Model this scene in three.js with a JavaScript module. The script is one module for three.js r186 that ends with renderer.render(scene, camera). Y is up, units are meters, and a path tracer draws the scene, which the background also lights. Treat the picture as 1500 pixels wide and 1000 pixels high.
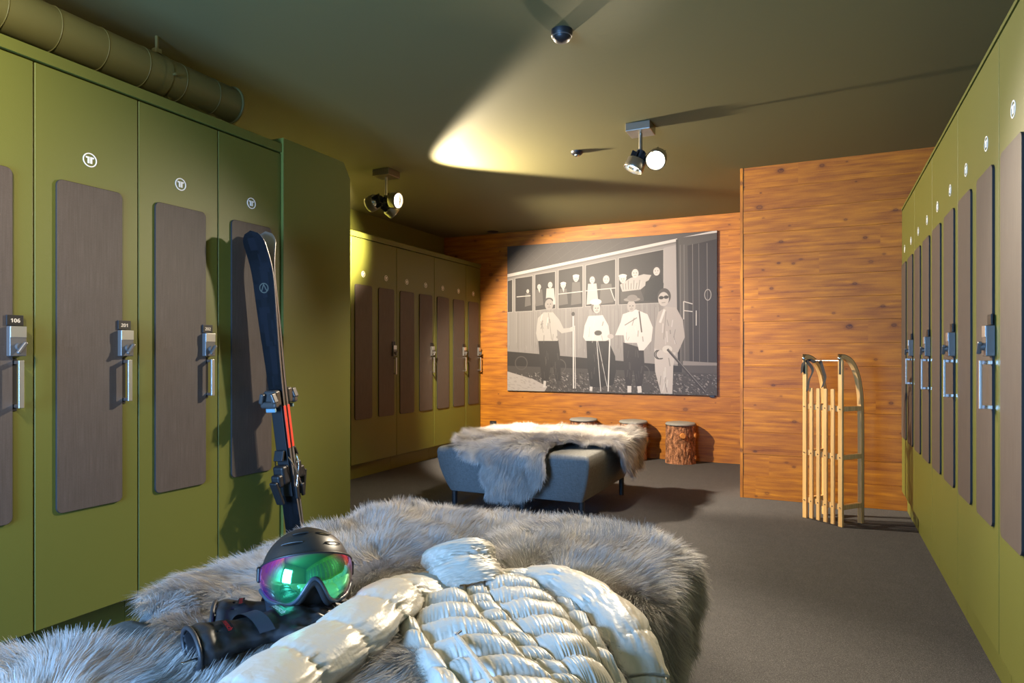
import * as THREE from 'three';
import { RoundedBoxGeometry } from 'three/addons/geometries/RoundedBoxGeometry.js';
import { mergeGeometries } from 'three/addons/utils/BufferGeometryUtils.js';
import { ImprovedNoise } from 'three/addons/math/ImprovedNoise.js';
import { MarchingCubes } from 'three/addons/objects/MarchingCubes.js';
import { RectAreaLightUniformsLib } from 'three/addons/lights/RectAreaLightUniformsLib.js';

// ------------------------------------------------------------------ camera, light, exposure
const scene = new THREE.Scene();
const renderer = new THREE.WebGLRenderer({ antialias: true });
renderer.toneMapping = THREE.LinearToneMapping;
renderer.toneMappingExposure = 1.0;
renderer.shadowMap.enabled = true;
const camera = new THREE.PerspectiveCamera(2 * Math.atan(500 / 972.1) * 180 / Math.PI, 1.5, 0.05, 60);
camera.position.set(0, 1.06, 0);
camera.rotation.y = 25 * Math.PI / 180;
camera.setViewOffset(1500, 1000, 0, -21.1, 1500, 1000);
scene.add(camera);
scene.background = new THREE.Color(0x000000);
RectAreaLightUniformsLib.init();

const WARM = new THREE.Color().setRGB(1.0, 0.85, 0.64);
const COOL = new THREE.Color().setRGB(0.24, 0.51, 1.0);
// daylight through the glazed door behind the camera
const DAY = { x: -1.7, y: 0.92, z: 1.55, w: 1.1, h: 1.58 };
const day = new THREE.RectAreaLight(COOL, 60, DAY.w, DAY.h);
day.position.set(DAY.x, DAY.y, DAY.z - 0.03); day.lookAt(DAY.x + 0.3, DAY.y - 0.2, -3); scene.add(day);

// ------------------------------------------------------------------ helpers
function rng(seed) { let a = seed >>> 0; return () => { a = (a + 0x6D2B79F5) | 0; let t = Math.imul(a ^ (a >>> 15), 1 | a); t = (t + Math.imul(t ^ (t >>> 7), 61 | t)) ^ t; return ((t ^ (t >>> 14)) >>> 0) / 4294967296; }; }
const NZ = new ImprovedNoise();
const noise = (x, y = 0, z = 0) => NZ.noise(x + 31.7, y + 17.3, z + 5.1);
const fbm = (x, y, z = 0, o = 4) => { let a = 0.5, s = 0; for (let i = 0; i < o; i++) { s += a * noise(x, y, z + i * 7.7); x *= 2; y *= 2; z *= 2; a *= 0.5; } return s; };
const clamp = (v, a = 0, b = 1) => Math.min(b, Math.max(a, v));
const mix = (a, b, t) => a + (b - a) * t;
const smooth = (a, b, v) => { const t = clamp((v - a) / (b - a)); return t * t * (3 - 2 * t); };
const V = (x, y, z) => new THREE.Vector3(x, y, z);
const taken = {};
function numbered(n) { const k = (taken[n] = (taken[n] ?? -1) + 1); return k ? n + '_' + String(k).padStart(3, '0') : n; }
function finish(o) { o.castShadow = true; o.receiveShadow = true; return o; }
function mesh(name, geo, mat, parent) { const m = finish(new THREE.Mesh(geo, mat)); m.name = name; parent.add(m); return m; }
function thing(name, label, category, group, pos = [0, 0, 0], ry = 0) {
  const g = new THREE.Group(); g.name = numbered(name); g.position.set(...pos); g.rotation.y = ry; scene.add(g);
  g.userData = { label, category }; if (group) g.userData.group = group; return g;
}
function solo(name, geo, mat, label, category, group) { const m = mesh(numbered(name), geo, mat, scene); m.userData = { label, category }; if (group) m.userData.group = group; return m; }
function struct(name, geo, mat) { const m = mesh(name, geo, mat, scene); m.userData.kind = 'structure'; return m; }
function box(x0, x1, y0, y1, z0, z1) { const g = new THREE.BoxGeometry(x1 - x0, y1 - y0, z1 - z0); g.translate((x0 + x1) / 2, (y0 + y1) / 2, (z0 + z1) / 2); return uvm(g); }
function rbox(w, h, d, r = 0.003, s = 1) { return uvm(new RoundedBoxGeometry(w, h, d, s, Math.min(r, w / 2.01, h / 2.01, d / 2.01))); }
function uvm(g) { // uv in metres by the dominant axis of the normal
  const p = g.attributes.position, n = g.attributes.normal, uv = new Float32Array(p.count * 2);
  for (let i = 0; i < p.count; i++) {
    const ax = Math.abs(n.getX(i)), ay = Math.abs(n.getY(i)), az = Math.abs(n.getZ(i));
    if (ax >= ay && ax >= az) { uv[2 * i] = p.getZ(i); uv[2 * i + 1] = p.getY(i); }
    else if (ay >= az) { uv[2 * i] = p.getX(i); uv[2 * i + 1] = p.getZ(i); }
    else { uv[2 * i] = p.getX(i); uv[2 * i + 1] = p.getY(i); }
  }
  g.setAttribute('uv', new THREE.BufferAttribute(uv, 2)); return g;
}
const at = (g, x, y, z, rx = 0, ry = 0, rz = 0) => { if (rx || ry || rz) g.applyMatrix4(new THREE.Matrix4().makeRotationFromEuler(new THREE.Euler(rx, ry, rz))); g.translate(x, y, z); return g; };
const merge = (list) => mergeGeometries(list.map((g) => { const h = g.index ? g.toNonIndexed() : g; for (const k of Object.keys(h.attributes)) if (!['position', 'normal', 'uv'].includes(k)) h.deleteAttribute(k); return h; }));
function cyl(a, b, r0, r1 = r0, seg = 16) { // cylinder between two points
  const d = b.clone().sub(a), g = new THREE.CylinderGeometry(r1, r0, d.length(), seg, 1);
  g.applyQuaternion(new THREE.Quaternion().setFromUnitVectors(V(0, 1, 0), d.clone().normalize()));
  const m = a.clone().add(b).multiplyScalar(0.5); g.translate(m.x, m.y, m.z); return g;
}
function tube(pts, r, seg = 40, rs = 8) { return new THREE.TubeGeometry(new THREE.CatmullRomCurve3(pts), seg, r, rs, false); }
// a surface from a function of (u, v) in 0..1
function surf(fn, nu, nv) {
  const pos = [], uv = [], idx = [];
  for (let i = 0; i <= nu; i++) for (let j = 0; j <= nv; j++) { const p = fn(i / nu, j / nv); pos.push(p.x, p.y, p.z); uv.push(p.u ?? i / nu, p.v ?? j / nv); }
  for (let i = 0; i < nu; i++) for (let j = 0; j < nv; j++) { const a = i * (nv + 1) + j, b = a + nv + 1; idx.push(a, b, a + 1, b, b + 1, a + 1); }
  const g = new THREE.BufferGeometry(); g.setAttribute('position', new THREE.Float32BufferAttribute(pos, 3)); g.setAttribute('uv', new THREE.Float32BufferAttribute(uv, 2)); g.setIndex(idx); g.computeVertexNormals(); return g;
}
function flipped(g) { const ix = g.index.array; for (let i = 0; i < ix.length; i += 3) { const t = ix[i]; ix[i] = ix[i + 1]; ix[i + 1] = t; } g.computeVertexNormals(); return g; }
// textures
function dataTex(w, h, fn, srgb = true, rep) {
  const d = new Uint8Array(w * h * 4);
  for (let y = 0; y < h; y++) for (let x = 0; x < w; x++) { const c = fn(x / w, y / h, x, y); const k = (y * w + x) * 4; d[k] = clamp(c[0], 0, 255); d[k + 1] = clamp(c[1], 0, 255); d[k + 2] = clamp(c[2], 0, 255); d[k + 3] = 255; }
  const t = new THREE.DataTexture(d, w, h); t.magFilter = THREE.LinearFilter; t.wrapS = t.wrapT = THREE.RepeatWrapping; if (srgb) t.colorSpace = THREE.SRGBColorSpace; if (rep) t.repeat.set(...rep); t.needsUpdate = true; return t;
}
function canvasTex(w, h, draw) { const c = document.createElement('canvas'); c.width = w; c.height = h; const x = c.getContext('2d'); draw(x, w, h); const t = new THREE.CanvasTexture(c); t.colorSpace = THREE.SRGBColorSpace; return t; }

// ------------------------------------------------------------------ materials
const Rn = rng(77);
const powderTex = dataTex(256, 256, () => { const v = 128 + (Rn() - 0.5) * 220; return [v, v, v]; }, false, [9, 9]);
const std = (o) => new THREE.MeshStandardMaterial(o), phy = (o) => new THREE.MeshPhysicalMaterial(o);
const lin = (r, g, b) => new THREE.Color().setRGB(r, g, b);
const M = {};
M.green = phy({ color: lin(0.118, 0.122, 0.019), roughness: 0.46, bumpMap: powderTex, bumpScale: 0.00022, specularIntensity: 0.9 });
M.ceil = std({ color: lin(0.155, 0.137, 0.05), roughness: 0.75, bumpMap: dataTex(256, 256, (u, v) => { const n = 128 + 90 * noise(u * 30, v * 30) + 60 * (Rn() - 0.5); return [n, n, n]; }, false, [1.4, 1.4]), bumpScale: 0.0003 });
M.duct = std({ color: lin(0.15, 0.14, 0.045), roughness: 0.5 });
const carpetTex = dataTex(512, 512, (u, v) => { const n = Rn(); const k = (n > 0.86 ? 44 : n > 0.5 ? 6 : -10) + 3 * noise(u * 8, v * 8) + ((Math.floor(u * 256) + Math.floor(v * 256)) % 2 ? 5 : -5); return [60 + k, 58 + k, 59 + k * 0.95]; }, true, [1.6, 1.6]);
M.carpet = std({ map: carpetTex, bumpMap: carpetTex, bumpScale: 0.004, roughness: 0.95 });
const feltTex = dataTex(512, 512, (u, v) => { const n = 12 * fbm(u * 26, v * 26) + 34 * (Rn() - 0.5) + 10 * noise(u * 90, v * 8) + 10 * noise(u * 8, v * 90); return [112 + n, 112 + n, 110 + n]; }, true, [3, 3]);
M.felt = std({ map: feltTex, bumpMap: feltTex, bumpScale: 0.002, roughness: 0.95 });
const panelTex = dataTex(256, 512, (u, v) => { const n = 7 * noise(u * 90, v * 6) + 5 * fbm(u * 6, v * 6) + 8 * (Rn() - 0.5); return [76 + n, 65 + n, 57 + n]; }, true, [3, 1.5]);
M.panel = std({ map: panelTex, roughness: 0.62, bumpMap: panelTex, bumpScale: 0.0004 });
M.panelEdge = std({ color: lin(0.012, 0.011, 0.01), roughness: 0.7 });
M.white = std({ color: lin(0.85, 0.82, 0.74), roughness: 0.5 });
M.black = std({ color: lin(0.014, 0.014, 0.015), roughness: 0.45 });
M.blackMatte = std({ color: lin(0.012, 0.012, 0.013), roughness: 0.85 });
M.lockGrey = std({ color: lin(0.16, 0.15, 0.14), roughness: 0.35, metalness: 0.5 });
M.steel = std({ color: lin(0.62, 0.6, 0.57), roughness: 0.25, metalness: 1 });
M.bar = std({ color: lin(0.55, 0.54, 0.5), roughness: 0.32, metalness: 0.85 });
M.chrome = std({ color: lin(0.75, 0.74, 0.72), roughness: 0.12, metalness: 1 });
M.lampMetal = std({ color: lin(0.36, 0.33, 0.27), roughness: 0.3, metalness: 0.9 });
M.legBlack = std({ color: lin(0.02, 0.02, 0.022), roughness: 0.4 });
// stained spruce, five boards that differ in grain and knots
const TW = 1024, TH = 96;
function woodTex(seed, tone) {
  const r = rng(seed), knots = [];
  for (let k = 0, n = 5 + Math.floor(r() * 5); k < n; k++) knots.push([r() * TW, 10 + r() * (TH - 20), 2 + r() * r() * 8, 0.45 + r() * 0.5]);
  const streaks = []; for (let k = 0; k < 10; k++) streaks.push([r() * TW, r() * TH, 60 + r() * 190, 1.5 + r() * 5, r()]);
  return dataTex(TW, TH, (u, v, x, y) => {
    let yy = y, dark = 0;
    for (const [kx, ky, kr, ks] of knots) {
      for (const ox of [-TW, 0, TW]) {
        const dx = (x - kx - ox) / (kr * 1.05), dy = (y - ky) / kr, q = dx * dx * 0.55 + dy * dy;
        if (q < 30) { yy += Math.sign(dy || 1) * kr * 0.8 * Math.exp(-q / 4); dark += ks * (q < 1 ? 0.75 - 0.25 * Math.sin(q * 9) : 0.35 * Math.exp(-(q - 1) / 1.6)); }
      }
    }
    const g1 = noise(x / 110, yy / 4.2, seed), g2 = noise(x / 60, yy / 1.25, seed + 9), g3 = fbm(x / 120, yy / 20, seed + 3, 3);
    let d = 0.54 + 0.17 * g1 + 0.12 * g2 + 0.5 * g3;
    for (const [sx, sy, sl, sw, ss] of streaks) { const a = (x - sx) / sl, b = (yy - sy + 3 * noise(x / 50, sy)) / sw, q = a * a + b * b; if (q < 6) d -= 0.3 * ss * Math.exp(-q * 1.2) * (0.7 + 0.6 * noise(x / 16, yy / 2)); }
    d = clamp(d * tone + 0.08 * (noise(x / 5, yy / 0.9) ), 0, 1.2);
    const k = clamp(dark, 0, 0.9);
    return [mix(mix(108, 204, d), 66, k), mix(mix(54, 134, d), 30, k), mix(mix(3, 17, d), 4, k)];
  });
}
M.wood = [[11, 1], [23, 0.86], [37, 1.08], [53, 0.94], [71, 1.02]].map(([s, t]) => { const tx = woodTex(s, t); return std({ map: tx, bumpMap: tx, bumpScale: 0.0012, roughness: 0.55 }); });
M.woodTrim = M.wood[1];
const ashTex = dataTex(64, 512, (u, v) => { const n = 20 * noise(u * 9, v * 3) + 14 * noise(u * 30, v * 6) + 6 * (Rn() - 0.5); return [214 + n, 168 + n, 104 + n]; }, true, [8, 1]);
M.ash = std({ map: ashTex, roughness: 0.45 });

// ------------------------------------------------------------------ setting
const XL = -2.392, XR = 0.498, X2 = -3.587, XW = -4.08, ZB = -6.834, ZP = -5.24, XP = -0.554, YC = 2.466, XE = 1.05, ZF = 1.55;
struct('floor', box(XW - 0.2, XE + 0.2, -0.1, 0, ZB - 0.2, ZF + 0.2), M.carpet);
struct('ceiling', box(XW - 0.2, XE + 0.2, YC, YC + 0.12, ZB - 0.2, ZF + 0.2), M.ceil);
struct('wall_left', box(XW - 0.15, XW, 0, YC, ZB - 0.15, ZF), M.green);
struct('wall_right', box(XE, XE + 0.15, 0, YC, ZB - 0.15, ZF), M.green);
// wall behind the camera with an opening for the glazed door
{
  const x0 = DAY.x - DAY.w / 2, x1 = DAY.x + DAY.w / 2, y1 = DAY.y + DAY.h / 2;
  struct('wall_front', merge([box(XW, x0, 0, YC, ZF, ZF + 0.15), box(x1, XE, 0, YC, ZF, ZF + 0.15), box(x0, x1, y1, YC, ZF, ZF + 0.15), box(x0, x1, 0, DAY.y - DAY.h / 2, ZF, ZF + 0.15)]), M.green);
  const d = struct('door_1', merge([box(x0, x0 + 0.06, 0.13, y1, ZF + 0.03, ZF + 0.09), box(x1 - 0.06, x1, 0.13, y1, ZF + 0.03, ZF + 0.09), box(x0, x1, y1 - 0.06, y1, ZF + 0.03, ZF + 0.09), box(x0, x1, 0.13, 0.25, ZF + 0.03, ZF + 0.09)]), M.black);
  const pane = mesh('window_pane', box(x0 + 0.06, x1 - 0.06, 0.25, y1 - 0.06, ZF + 0.055, ZF + 0.065), std({ color: 0x8899aa, emissive: COOL, emissiveIntensity: 1.3, roughness: 0.3 }), d);
  pane.userData.label = 'frosted glass lit by daylight';
}
function planks(parent, x0, x1, z, seed, trimX) {
  const r = rng(seed), n = 15, h = YC / n;
  for (let i = 0; i < n; i++) {
    const g = rbox(x1 - x0 - 0.002, h - 0.0008, 0.02, 0.0012), p = g.attributes.position, uv = g.attributes.uv, o = r(), f = r() < 0.5 ? -1 : 1;
    for (let k = 0; k < p.count; k++) uv.setXY(k, f * (p.getX(k) / 2.1) + o, p.getY(k) / h * 0.94 + 0.5);
    g.translate((x0 + x1) / 2, h * (i + 0.5), z - 0.011 + (r() - 0.5) * 0.003);
    mesh('plank', g, M.wood[Math.floor(r() * 5)], parent);
  }
}
const wb = struct('wall_back', box(XW, XP + 0.25, 0, YC, ZB - 0.15, ZB - 0.022), M.black); planks(wb, XW, XP + 0.24, ZB, 5);
const wp = struct('wall_partition', box(XP + 0.02, XE, 0, YC, ZP - 0.4, ZP - 0.022), M.black); planks(wp, XP + 0.021, XE, ZP, 91);
{ // corner strip and return boards of the partition
  const g = box(XP, XP + 0.02, 0, YC, ZP - 0.02, ZP + 0.002); const uv = g.attributes.uv, p = g.attributes.position; for (let k = 0; k < p.count; k++) uv.setXY(k, p.getY(k) / 2, (p.getX(k) + p.getZ(k)) * 4);
  struct('trim_1', g, M.wood[2]);
  const r = rng(14), n = 15, h = YC / n;
  for (let i = 0; i < n; i++) { const q = box(XP + 0.001, XP + 0.02, h * i + 0.001, h * (i + 1) - 0.001, ZB, ZP - 0.021), u2 = q.attributes.uv, pp = q.attributes.position, o = r(); for (let k = 0; k < pp.count; k++) u2.setXY(k, pp.getZ(k) / 2.1 + o, (pp.getY(k) - h * i) / h); mesh('plank', q, M.wood[Math.floor(r() * 5)], wp); }
}

// ------------------------------------------------------------------ lockers
const DB = 0.133;
const emblemGeo = (() => {
  const ring = new THREE.Shape(); ring.absarc(0, 0, 0.0255, 0, Math.PI * 2); const hole = new THREE.Path(); hole.absarc(0, 0, 0.0215, 0, Math.PI * 2); ring.holes.push(hole);
  const L = (s) => { const q = new THREE.Shape(); const P = [[0.0012, 0.0115], [0.0155, 0.0115], [0.0135, 0.0055], [0.0085, 0.0055], [0.0085, -0.0125], [0.0012, -0.0125]]; P.forEach(([x, y], i) => q[i ? 'lineTo' : 'moveTo'](s * x, y)); return q; };
  return new THREE.ExtrudeGeometry([ring, L(1), L(-1)], { depth: 0.0012, bevelEnabled: false, curveSegments: 20 });
})();
function roundRect(w, h, r) { const s = new THREE.Shape(), x = w / 2, y = h / 2; s.moveTo(-x + r, -y); s.lineTo(x - r, -y); s.absarc(x - r, -y + r, r, -Math.PI / 2, 0); s.lineTo(x, y - r); s.absarc(x - r, y - r, r, 0, Math.PI / 2); s.lineTo(-x + r, y); s.absarc(-x + r, y - r, r, Math.PI / 2, Math.PI); s.lineTo(-x, -y + r); s.absarc(-x + r, -y + r, r, Math.PI, Math.PI * 1.5); return s; }
const feltPanelGeo = (() => { const g = new THREE.ExtrudeGeometry(roundRect(0.235, 1.154, 0.02), { depth: 0.006, bevelEnabled: true, bevelSize: 0.0012, bevelThickness: 0.0012, bevelSegments: 1, curveSegments: 6 }); return g; })();
const plateGeo = rbox(0.05, 0.034, 0.006, 0.001), lockGeo = rbox(0.05, 0.098, 0.026, 0.003), capGeo = rbox(0.048, 0.036, 0.004, 0.001);
const knobGeo = merge([at(cyl(V(0, 0, 0), V(0, 0, 0.012), 0.013, 0.012, 16), 0, 0, 0), at(rbox(0.012, 0.046, 0.014, 0.005, 2), 0.002, -0.004, 0.014, 0, 0, -0.6)]);
const backGeo = rbox(0.022, 0.172, 0.003, 0.001), barGeo = rbox(0.016, 0.155, 0.008, 0.0015), postGeo = rbox(0.014, 0.012, 0.03, 0.001);
const numberMats = {};
function numberMat(n) { return numberMats[n] ??= std({ roughness: 0.5, map: canvasTex(128, 88, (x, w, h) => { x.fillStyle = '#100d0b'; x.fillRect(0, 0, w, h); if (n) { x.fillStyle = '#d8c8b0'; x.font = 'bold 50px sans-serif'; x.textAlign = 'center'; x.textBaseline = 'middle'; x.fillText(n, w / 2, h / 2 + 3); } }) }); }
const numberFace = new THREE.PlaneGeometry(0.046, 0.031);
function locker(o) { // origin: floor, middle of the door's face; local z points out of the door
  const t = thing('locker', o.label, 'locker', o.group, o.pos, o.ry), w = o.w, top = o.top;
  mesh('carcass', at(uvm(new THREE.BoxGeometry(w - 0.001, top - DB + 0.002, 0.46)), 0, (top + DB) / 2, -0.254), M.green, t);
  mesh('plinth', at(uvm(new THREE.BoxGeometry(w - 0.002, DB - 0.012, 0.4 - o.recess * 0.8)), 0, (DB - 0.012) / 2, -0.2 - o.recess * 0.6 - 0.02), M.green, t);
  const door = mesh('door', rbox(w - 0.0045, top - DB - 0.002, 0.02, 0.003, 2), M.green, t); door.position.set(0, (top + DB) / 2, -0.01);
  const dy = (top + DB) / 2, n = o.panels, c = (k) => n === 1 ? 0 : (k - (n - 1) / 2) * (w / n);
  for (let k = 0; k < n; k++) {
    const p = mesh('felt_panel', feltPanelGeo, [M.panel, M.panelEdge], door); p.position.set(c(k), 1.093 - dy, 0.0102); p.userData.label = 'brown grey felt panel with rounded corners';
    const e = mesh('emblem', emblemGeo, M.white, door); e.position.set(c(k), 1.766 - dy, 0.0102); e.userData.label = 'white round emblem with a split letter T';
  }
  if (o.lock !== false) {
    const x = w / 2 - 0.062, put = (name, g, m, px, py, pz, label) => { const q = mesh(name, g, m, door); q.position.set(px, py - dy, 0.01 + pz); if (label) q.userData.label = label; return q; };
    put('number_plate', plateGeo, M.black, x - 0.002, 1.176, 0.010);
    const nf = put('number_print', numberFace, numberMat(o.number || ''), x - 0.002, 1.176, 0.0135, o.number ? 'pale locker number ' + o.number : undefined);
    put('lock', lockGeo, M.lockGrey, x, 1.108, 0.014); put('lock_cap', capGeo, M.bar, x, 1.138, 0.0265); put('lock_knob', knobGeo, M.lockGrey, x + 0.002, 1.09, 0.026);
    put('handle_plate', backGeo, M.blackMatte, x - 0.003, 0.966, 0.002); put('handle_bar', barGeo, M.bar, x + 0.002, 0.968, 0.037, 'brushed metal handle bar');
    for (const s of [1, -1]) put('handle_post', postGeo, M.chrome, x + 0.002, 0.968 + s * 0.071, 0.019);
  }
  return t;
}
// row along the left aisle, doors facing +x
for (let k = -7; k < 3; k++) {
  const zc = -1.339 - (k + 0.5) * 0.3741, num = { '-1': '106', 0: '201', 1: '202' }[k];
  locker({ w: 0.3741, top: 2.047, panels: 1, recess: 0.06, pos: [XL, 0, zc], ry: Math.PI / 2, number: num, lock: true, group: num || k === 2 ? undefined : 'olive lockers in the row beside the foreground bench without a readable number',
    label: num ? { 106: 'olive locker with number plate 106, first of the three numbered doors', 201: 'olive locker with number plate 201, the door between the two other numbered ones', 202: 'olive locker with number plate 202, beside the locker with the skis' }[num] : k === 2 ? 'olive green locker with the skis leaning against its door' : 'olive green locker before number 106 in the same row' });
}
for (let k = 0; k < 4; k++) { // wide doors, recessed row
  const w = k < 3 ? 0.6638 : 0.346, z0 = 4.486 + Math.min(k, 3) * 0.6638;
  locker({ w, top: 2.07, panels: k < 3 ? 2 : 1, recess: 0.05, pos: [X2, 0, -(z0 + w / 2)], ry: Math.PI / 2,
    label: ['wide olive locker door with two felt panels beside the tall end panel', 'wide olive locker door with two felt panels, second in the recessed row', 'wide olive locker door with two felt panels, next to the narrow corner locker', 'narrow olive corner locker with one felt panel meeting the wooden wall'][k] });
}
for (let k = -5; k < 4; k++) { // right row, doors facing -x
  const zn = 2.5 + k * 0.6852, w = k < 3 ? 0.6852 : 0.678;
  locker({ w, top: 2.047, panels: 2, recess: 0.012, pos: [XR, 0, -(zn + w / 2)], ry: -Math.PI / 2, group: k < -1 ? 'wide lockers of the long row behind the camera' : undefined,
    label: k < -1 ? 'wide olive locker in the long row opposite the benches' : ['wide olive locker of the long row, across the aisle from the jacket', 'wide olive locker in the long row, between two others, fourth from the sledge', 'wide olive locker in the long row, third from the sledge', 'wide olive locker in the long row, second from the sledge', 'wide olive locker in the long row right beside the sledge'][k + 1] });
}
function trim(n, x0, x1, y0, y1, z0, z1) { struct('trim_' + n, box(x0, x1, y0, y1, z0, z1), M.green); }
trim(2, XL - 0.48, XL + 0.006, 2.053, 2.094, -2.461, 1.28);
trim(3, X2 - 0.49, X2 + 0.004, 2.075, 2.12, -6.834, -4.486);
trim(4, XR - 0.002, XR + 0.5, 2.052, 2.066, -5.24, 0.9);
{ // end panel of the left row, with a cut corner
  const s = new THREE.Shape(); const za = 2.463, zb = 2.968, yt = 2.122; s.moveTo(za, 0); s.lineTo(zb, 0); s.lineTo(zb, yt - 0.08); s.lineTo(zb - 0.055, yt); s.lineTo(za, yt); s.closePath();
  const g = new THREE.ExtrudeGeometry(s, { depth: 0.5, bevelEnabled: true, bevelSize: 0.002, bevelThickness: 0.002, bevelSegments: 1 }); g.rotateY(Math.PI / 2); g.translate(XL + 0.012 - 0.5, 0, 0); uvm(g);
  solo('end_panel', g, M.green, 'tall plain olive panel with a cut top corner closing the locker row', 'panel');
}
{ // right wall filler above the lockers is the room wall; duct above the left row
  const t = thing('ventilation_duct', 'round olive painted ventilation duct running above the lockers under the ceiling', 'duct', undefined, [-2.65, 2.297, -2.385]);
  const R = 0.086, L = 3.9; const g = new THREE.CylinderGeometry(R, R, L, 40, 1, true); g.rotateX(Math.PI / 2); g.translate(0, 0, L / 2); mesh('pipe', g, std({ color: M.duct.color, roughness: 0.5, side: THREE.DoubleSide }), t);
  for (let k = 0; k < 21; k++) { const q = new THREE.TorusGeometry(R + 0.0002, 0.0022, 6, 40); q.translate(0, 0, 0.13 + k * 0.18); mesh('seam', q, M.duct, t); }
  const f = new THREE.TorusGeometry(R + 0.003, 0.006, 8, 40); mesh('end_flange', f, M.duct, t);
  const cl = new THREE.CylinderGeometry(R + 0.004, R + 0.004, 0.035, 40, 1, true); cl.rotateX(Math.PI / 2); cl.translate(0, 0, 0.4);
  const c = mesh('clamp', cl, std({ color: M.duct.color, roughness: 0.5, side: THREE.DoubleSide }), t); mesh('hanger_rod', cyl(V(0, R, 0.4), V(0, YC - 2.297, 0.4), 0.007), M.duct, c); mesh('clamp_nut', at(rbox(0.03, 0.022, 0.03, 0.003), 0, R + 0.016, 0.4), M.duct, c);
  mesh('clamp_bolt', cyl(V(R + 0.002, -0.01, 0.385), V(R + 0.022, -0.01, 0.385), 0.006), M.duct, c);
}

// ------------------------------------------------------------------ picture
const pictureTex = canvasTex(1200, 853, (x, W, H) => {
  const r = rng(8), P = (p, c) => { x.fillStyle = c; x.beginPath(); p.forEach(([a, b], i) => x[i ? 'lineTo' : 'moveTo'](a, b)); x.closePath(); x.fill(); };
  const line = (a, b, c, w) => { x.strokeStyle = c; x.lineWidth = w; x.beginPath(); x.moveTo(...a); x.lineTo(...b); x.stroke(); };
  const ell = (cx, cy, a, b, c, rot = 0) => { x.fillStyle = c; x.beginPath(); x.ellipse(cx, cy, a, b, rot, 0, 7); x.fill(); };
  x.fillStyle = '#4b4744'; x.fillRect(0, 0, W, H);
  for (let i = 0; i < 9; i++) { line([i * 70 - 40, 150], [i * 85 + 120, 10], '#5c5855', 2); line([i * 90, 0], [i * 70 + 160, 130], '#56524f', 1.5); }
  P([[0, 185], [996, 33], [1006, 705], [0, 623]], '#8f8a86');
  for (let i = 0; i < 170; i++) { const a = r() * 1000; line([a, 340 + r() * 60], [a, 560 + r() * 90], r() < 0.5 ? '#a39d98' : '#827c78', 1 + r() * 2.5); }
  P([[0, 163], [1200, -3], [1200, 14], [1021, 37], [0, 181]], '#dcd6cf'); P([[0, 181], [1021, 37], [1021, 47], [0, 190]], '#76716d');
  P([[925, 70], [996, 58], [1000, 690], [930, 690]], '#a8a29d');
  for (const w of [[[0, 202], [33, 196], [33, 389], [0, 390]], [[50, 190], [163, 180], [163, 386], [50, 388]], [[178, 174], [305, 162], [305, 376], [178, 385]], [[323, 156], [470, 139], [470, 373], [323, 378]], [[487, 138], [660, 113], [660, 365], [487, 370]], [[677, 109], [925, 78], [925, 364], [677, 366]]]) { P(w, '#2b2827'); x.strokeStyle = '#b4aea8'; x.lineWidth = 4; x.stroke(); }
  // travellers leaning out of the windows
  P([[685, 256], [744, 222], [817, 205], [859, 212], [832, 262], [800, 288], [698, 296]], '#bdb7b0'); P([[690, 296], [800, 288], [822, 350], [688, 358]], '#45403e'); for (let i = 0; i < 14; i++) line([700 + i * 8, 235 + (i % 4) * 8], [705 + i * 7, 284], i % 2 ? '#c9c3bc' : '#857f7a', 4); P([[828, 247], [910, 210], [925, 262], [920, 353], [817, 350]], '#1f1d1c');
  const heads = [[132, 268, 12, 0], [204, 245, 16, 0], [273, 237, 19, 0], [353, 246, 17, 1], [430, 209, 19, 1], [526, 220, 21, 0], [607, 221, 25, 0], [701, 225, 22, 1], [770, 196, 26, 0], [887, 191, 24, 0]];
  heads.forEach(([a, b, s, cap], i) => {
    if (i < 7) { P([[a - s * 1.6, 360], [a - s * 1.2, b + s * 1.1], [a + s * 1.2, b + s * 1.1], [a + s * 1.7, 352]], i % 3 === 2 ? '#c9c4bd' : '#5e5855'); if (i % 2) P([[a - 6, b + s], [a + 6, b + s], [a + 3, b + s * 2.4]], '#d8d2ca'); }
    ell(a, b - s * 0.18, s * 0.92, s * 1.05, cap ? '#e0dad2' : '#35302e'); ell(a, b + s * 0.12, s * 0.74, s * 0.95, '#d3ccc4');
    ell(a - s * 0.28, b, s * 0.12, s * 0.09, '#5a5450'); ell(a + s * 0.28, b, s * 0.12, s * 0.09, '#5a5450'); line([a - s * 0.25, b + s * 0.55], [a + s * 0.25, b + s * 0.52], '#7c746e', 2);
    if (cap) ell(a, b - s * 0.75, s * 1.05, s * 0.45, '#e6e1da');
  });
  for (const [a, b] of [[[323, 294], [470, 284]], [[487, 282], [660, 273]], [[631, 275], [656, 344]], [[60, 300], [150, 296]]]) line(a, b, '#d5cfc8', 5);
  // ground and running gear
  P([[0, 621], [1021, 702], [1021, 765], [0, 712]], '#282524'); P([[0, 706], [1200, 740], [1200, 853], [0, 853]], '#403c3a');
  for (let i = 0; i < 900; i++) { const a = r() * 1200, b = 745 + r() * 108; ell(a, b, 2 + r() * 7, 1 + r() * 3, ['#6d6763', '#2e2b29', '#8f8984', '#544f4c'][Math.floor(r() * 4)], r()); }
  P([[0, 740], [166, 783], [256, 825], [238, 853], [0, 853]], '#b3aca6'); for (let i = 0; i < 60; i++) ell(r() * 220, 770 + r() * 80, 8, 2, '#a09993', 0.3);
  for (let i = 0; i < 4; i++) { x.strokeStyle = '#4c4744'; x.lineWidth = 6; x.beginPath(); x.arc(90 + i * 240, 690 + i * 16, 38, 0, 7); x.stroke(); }
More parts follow.
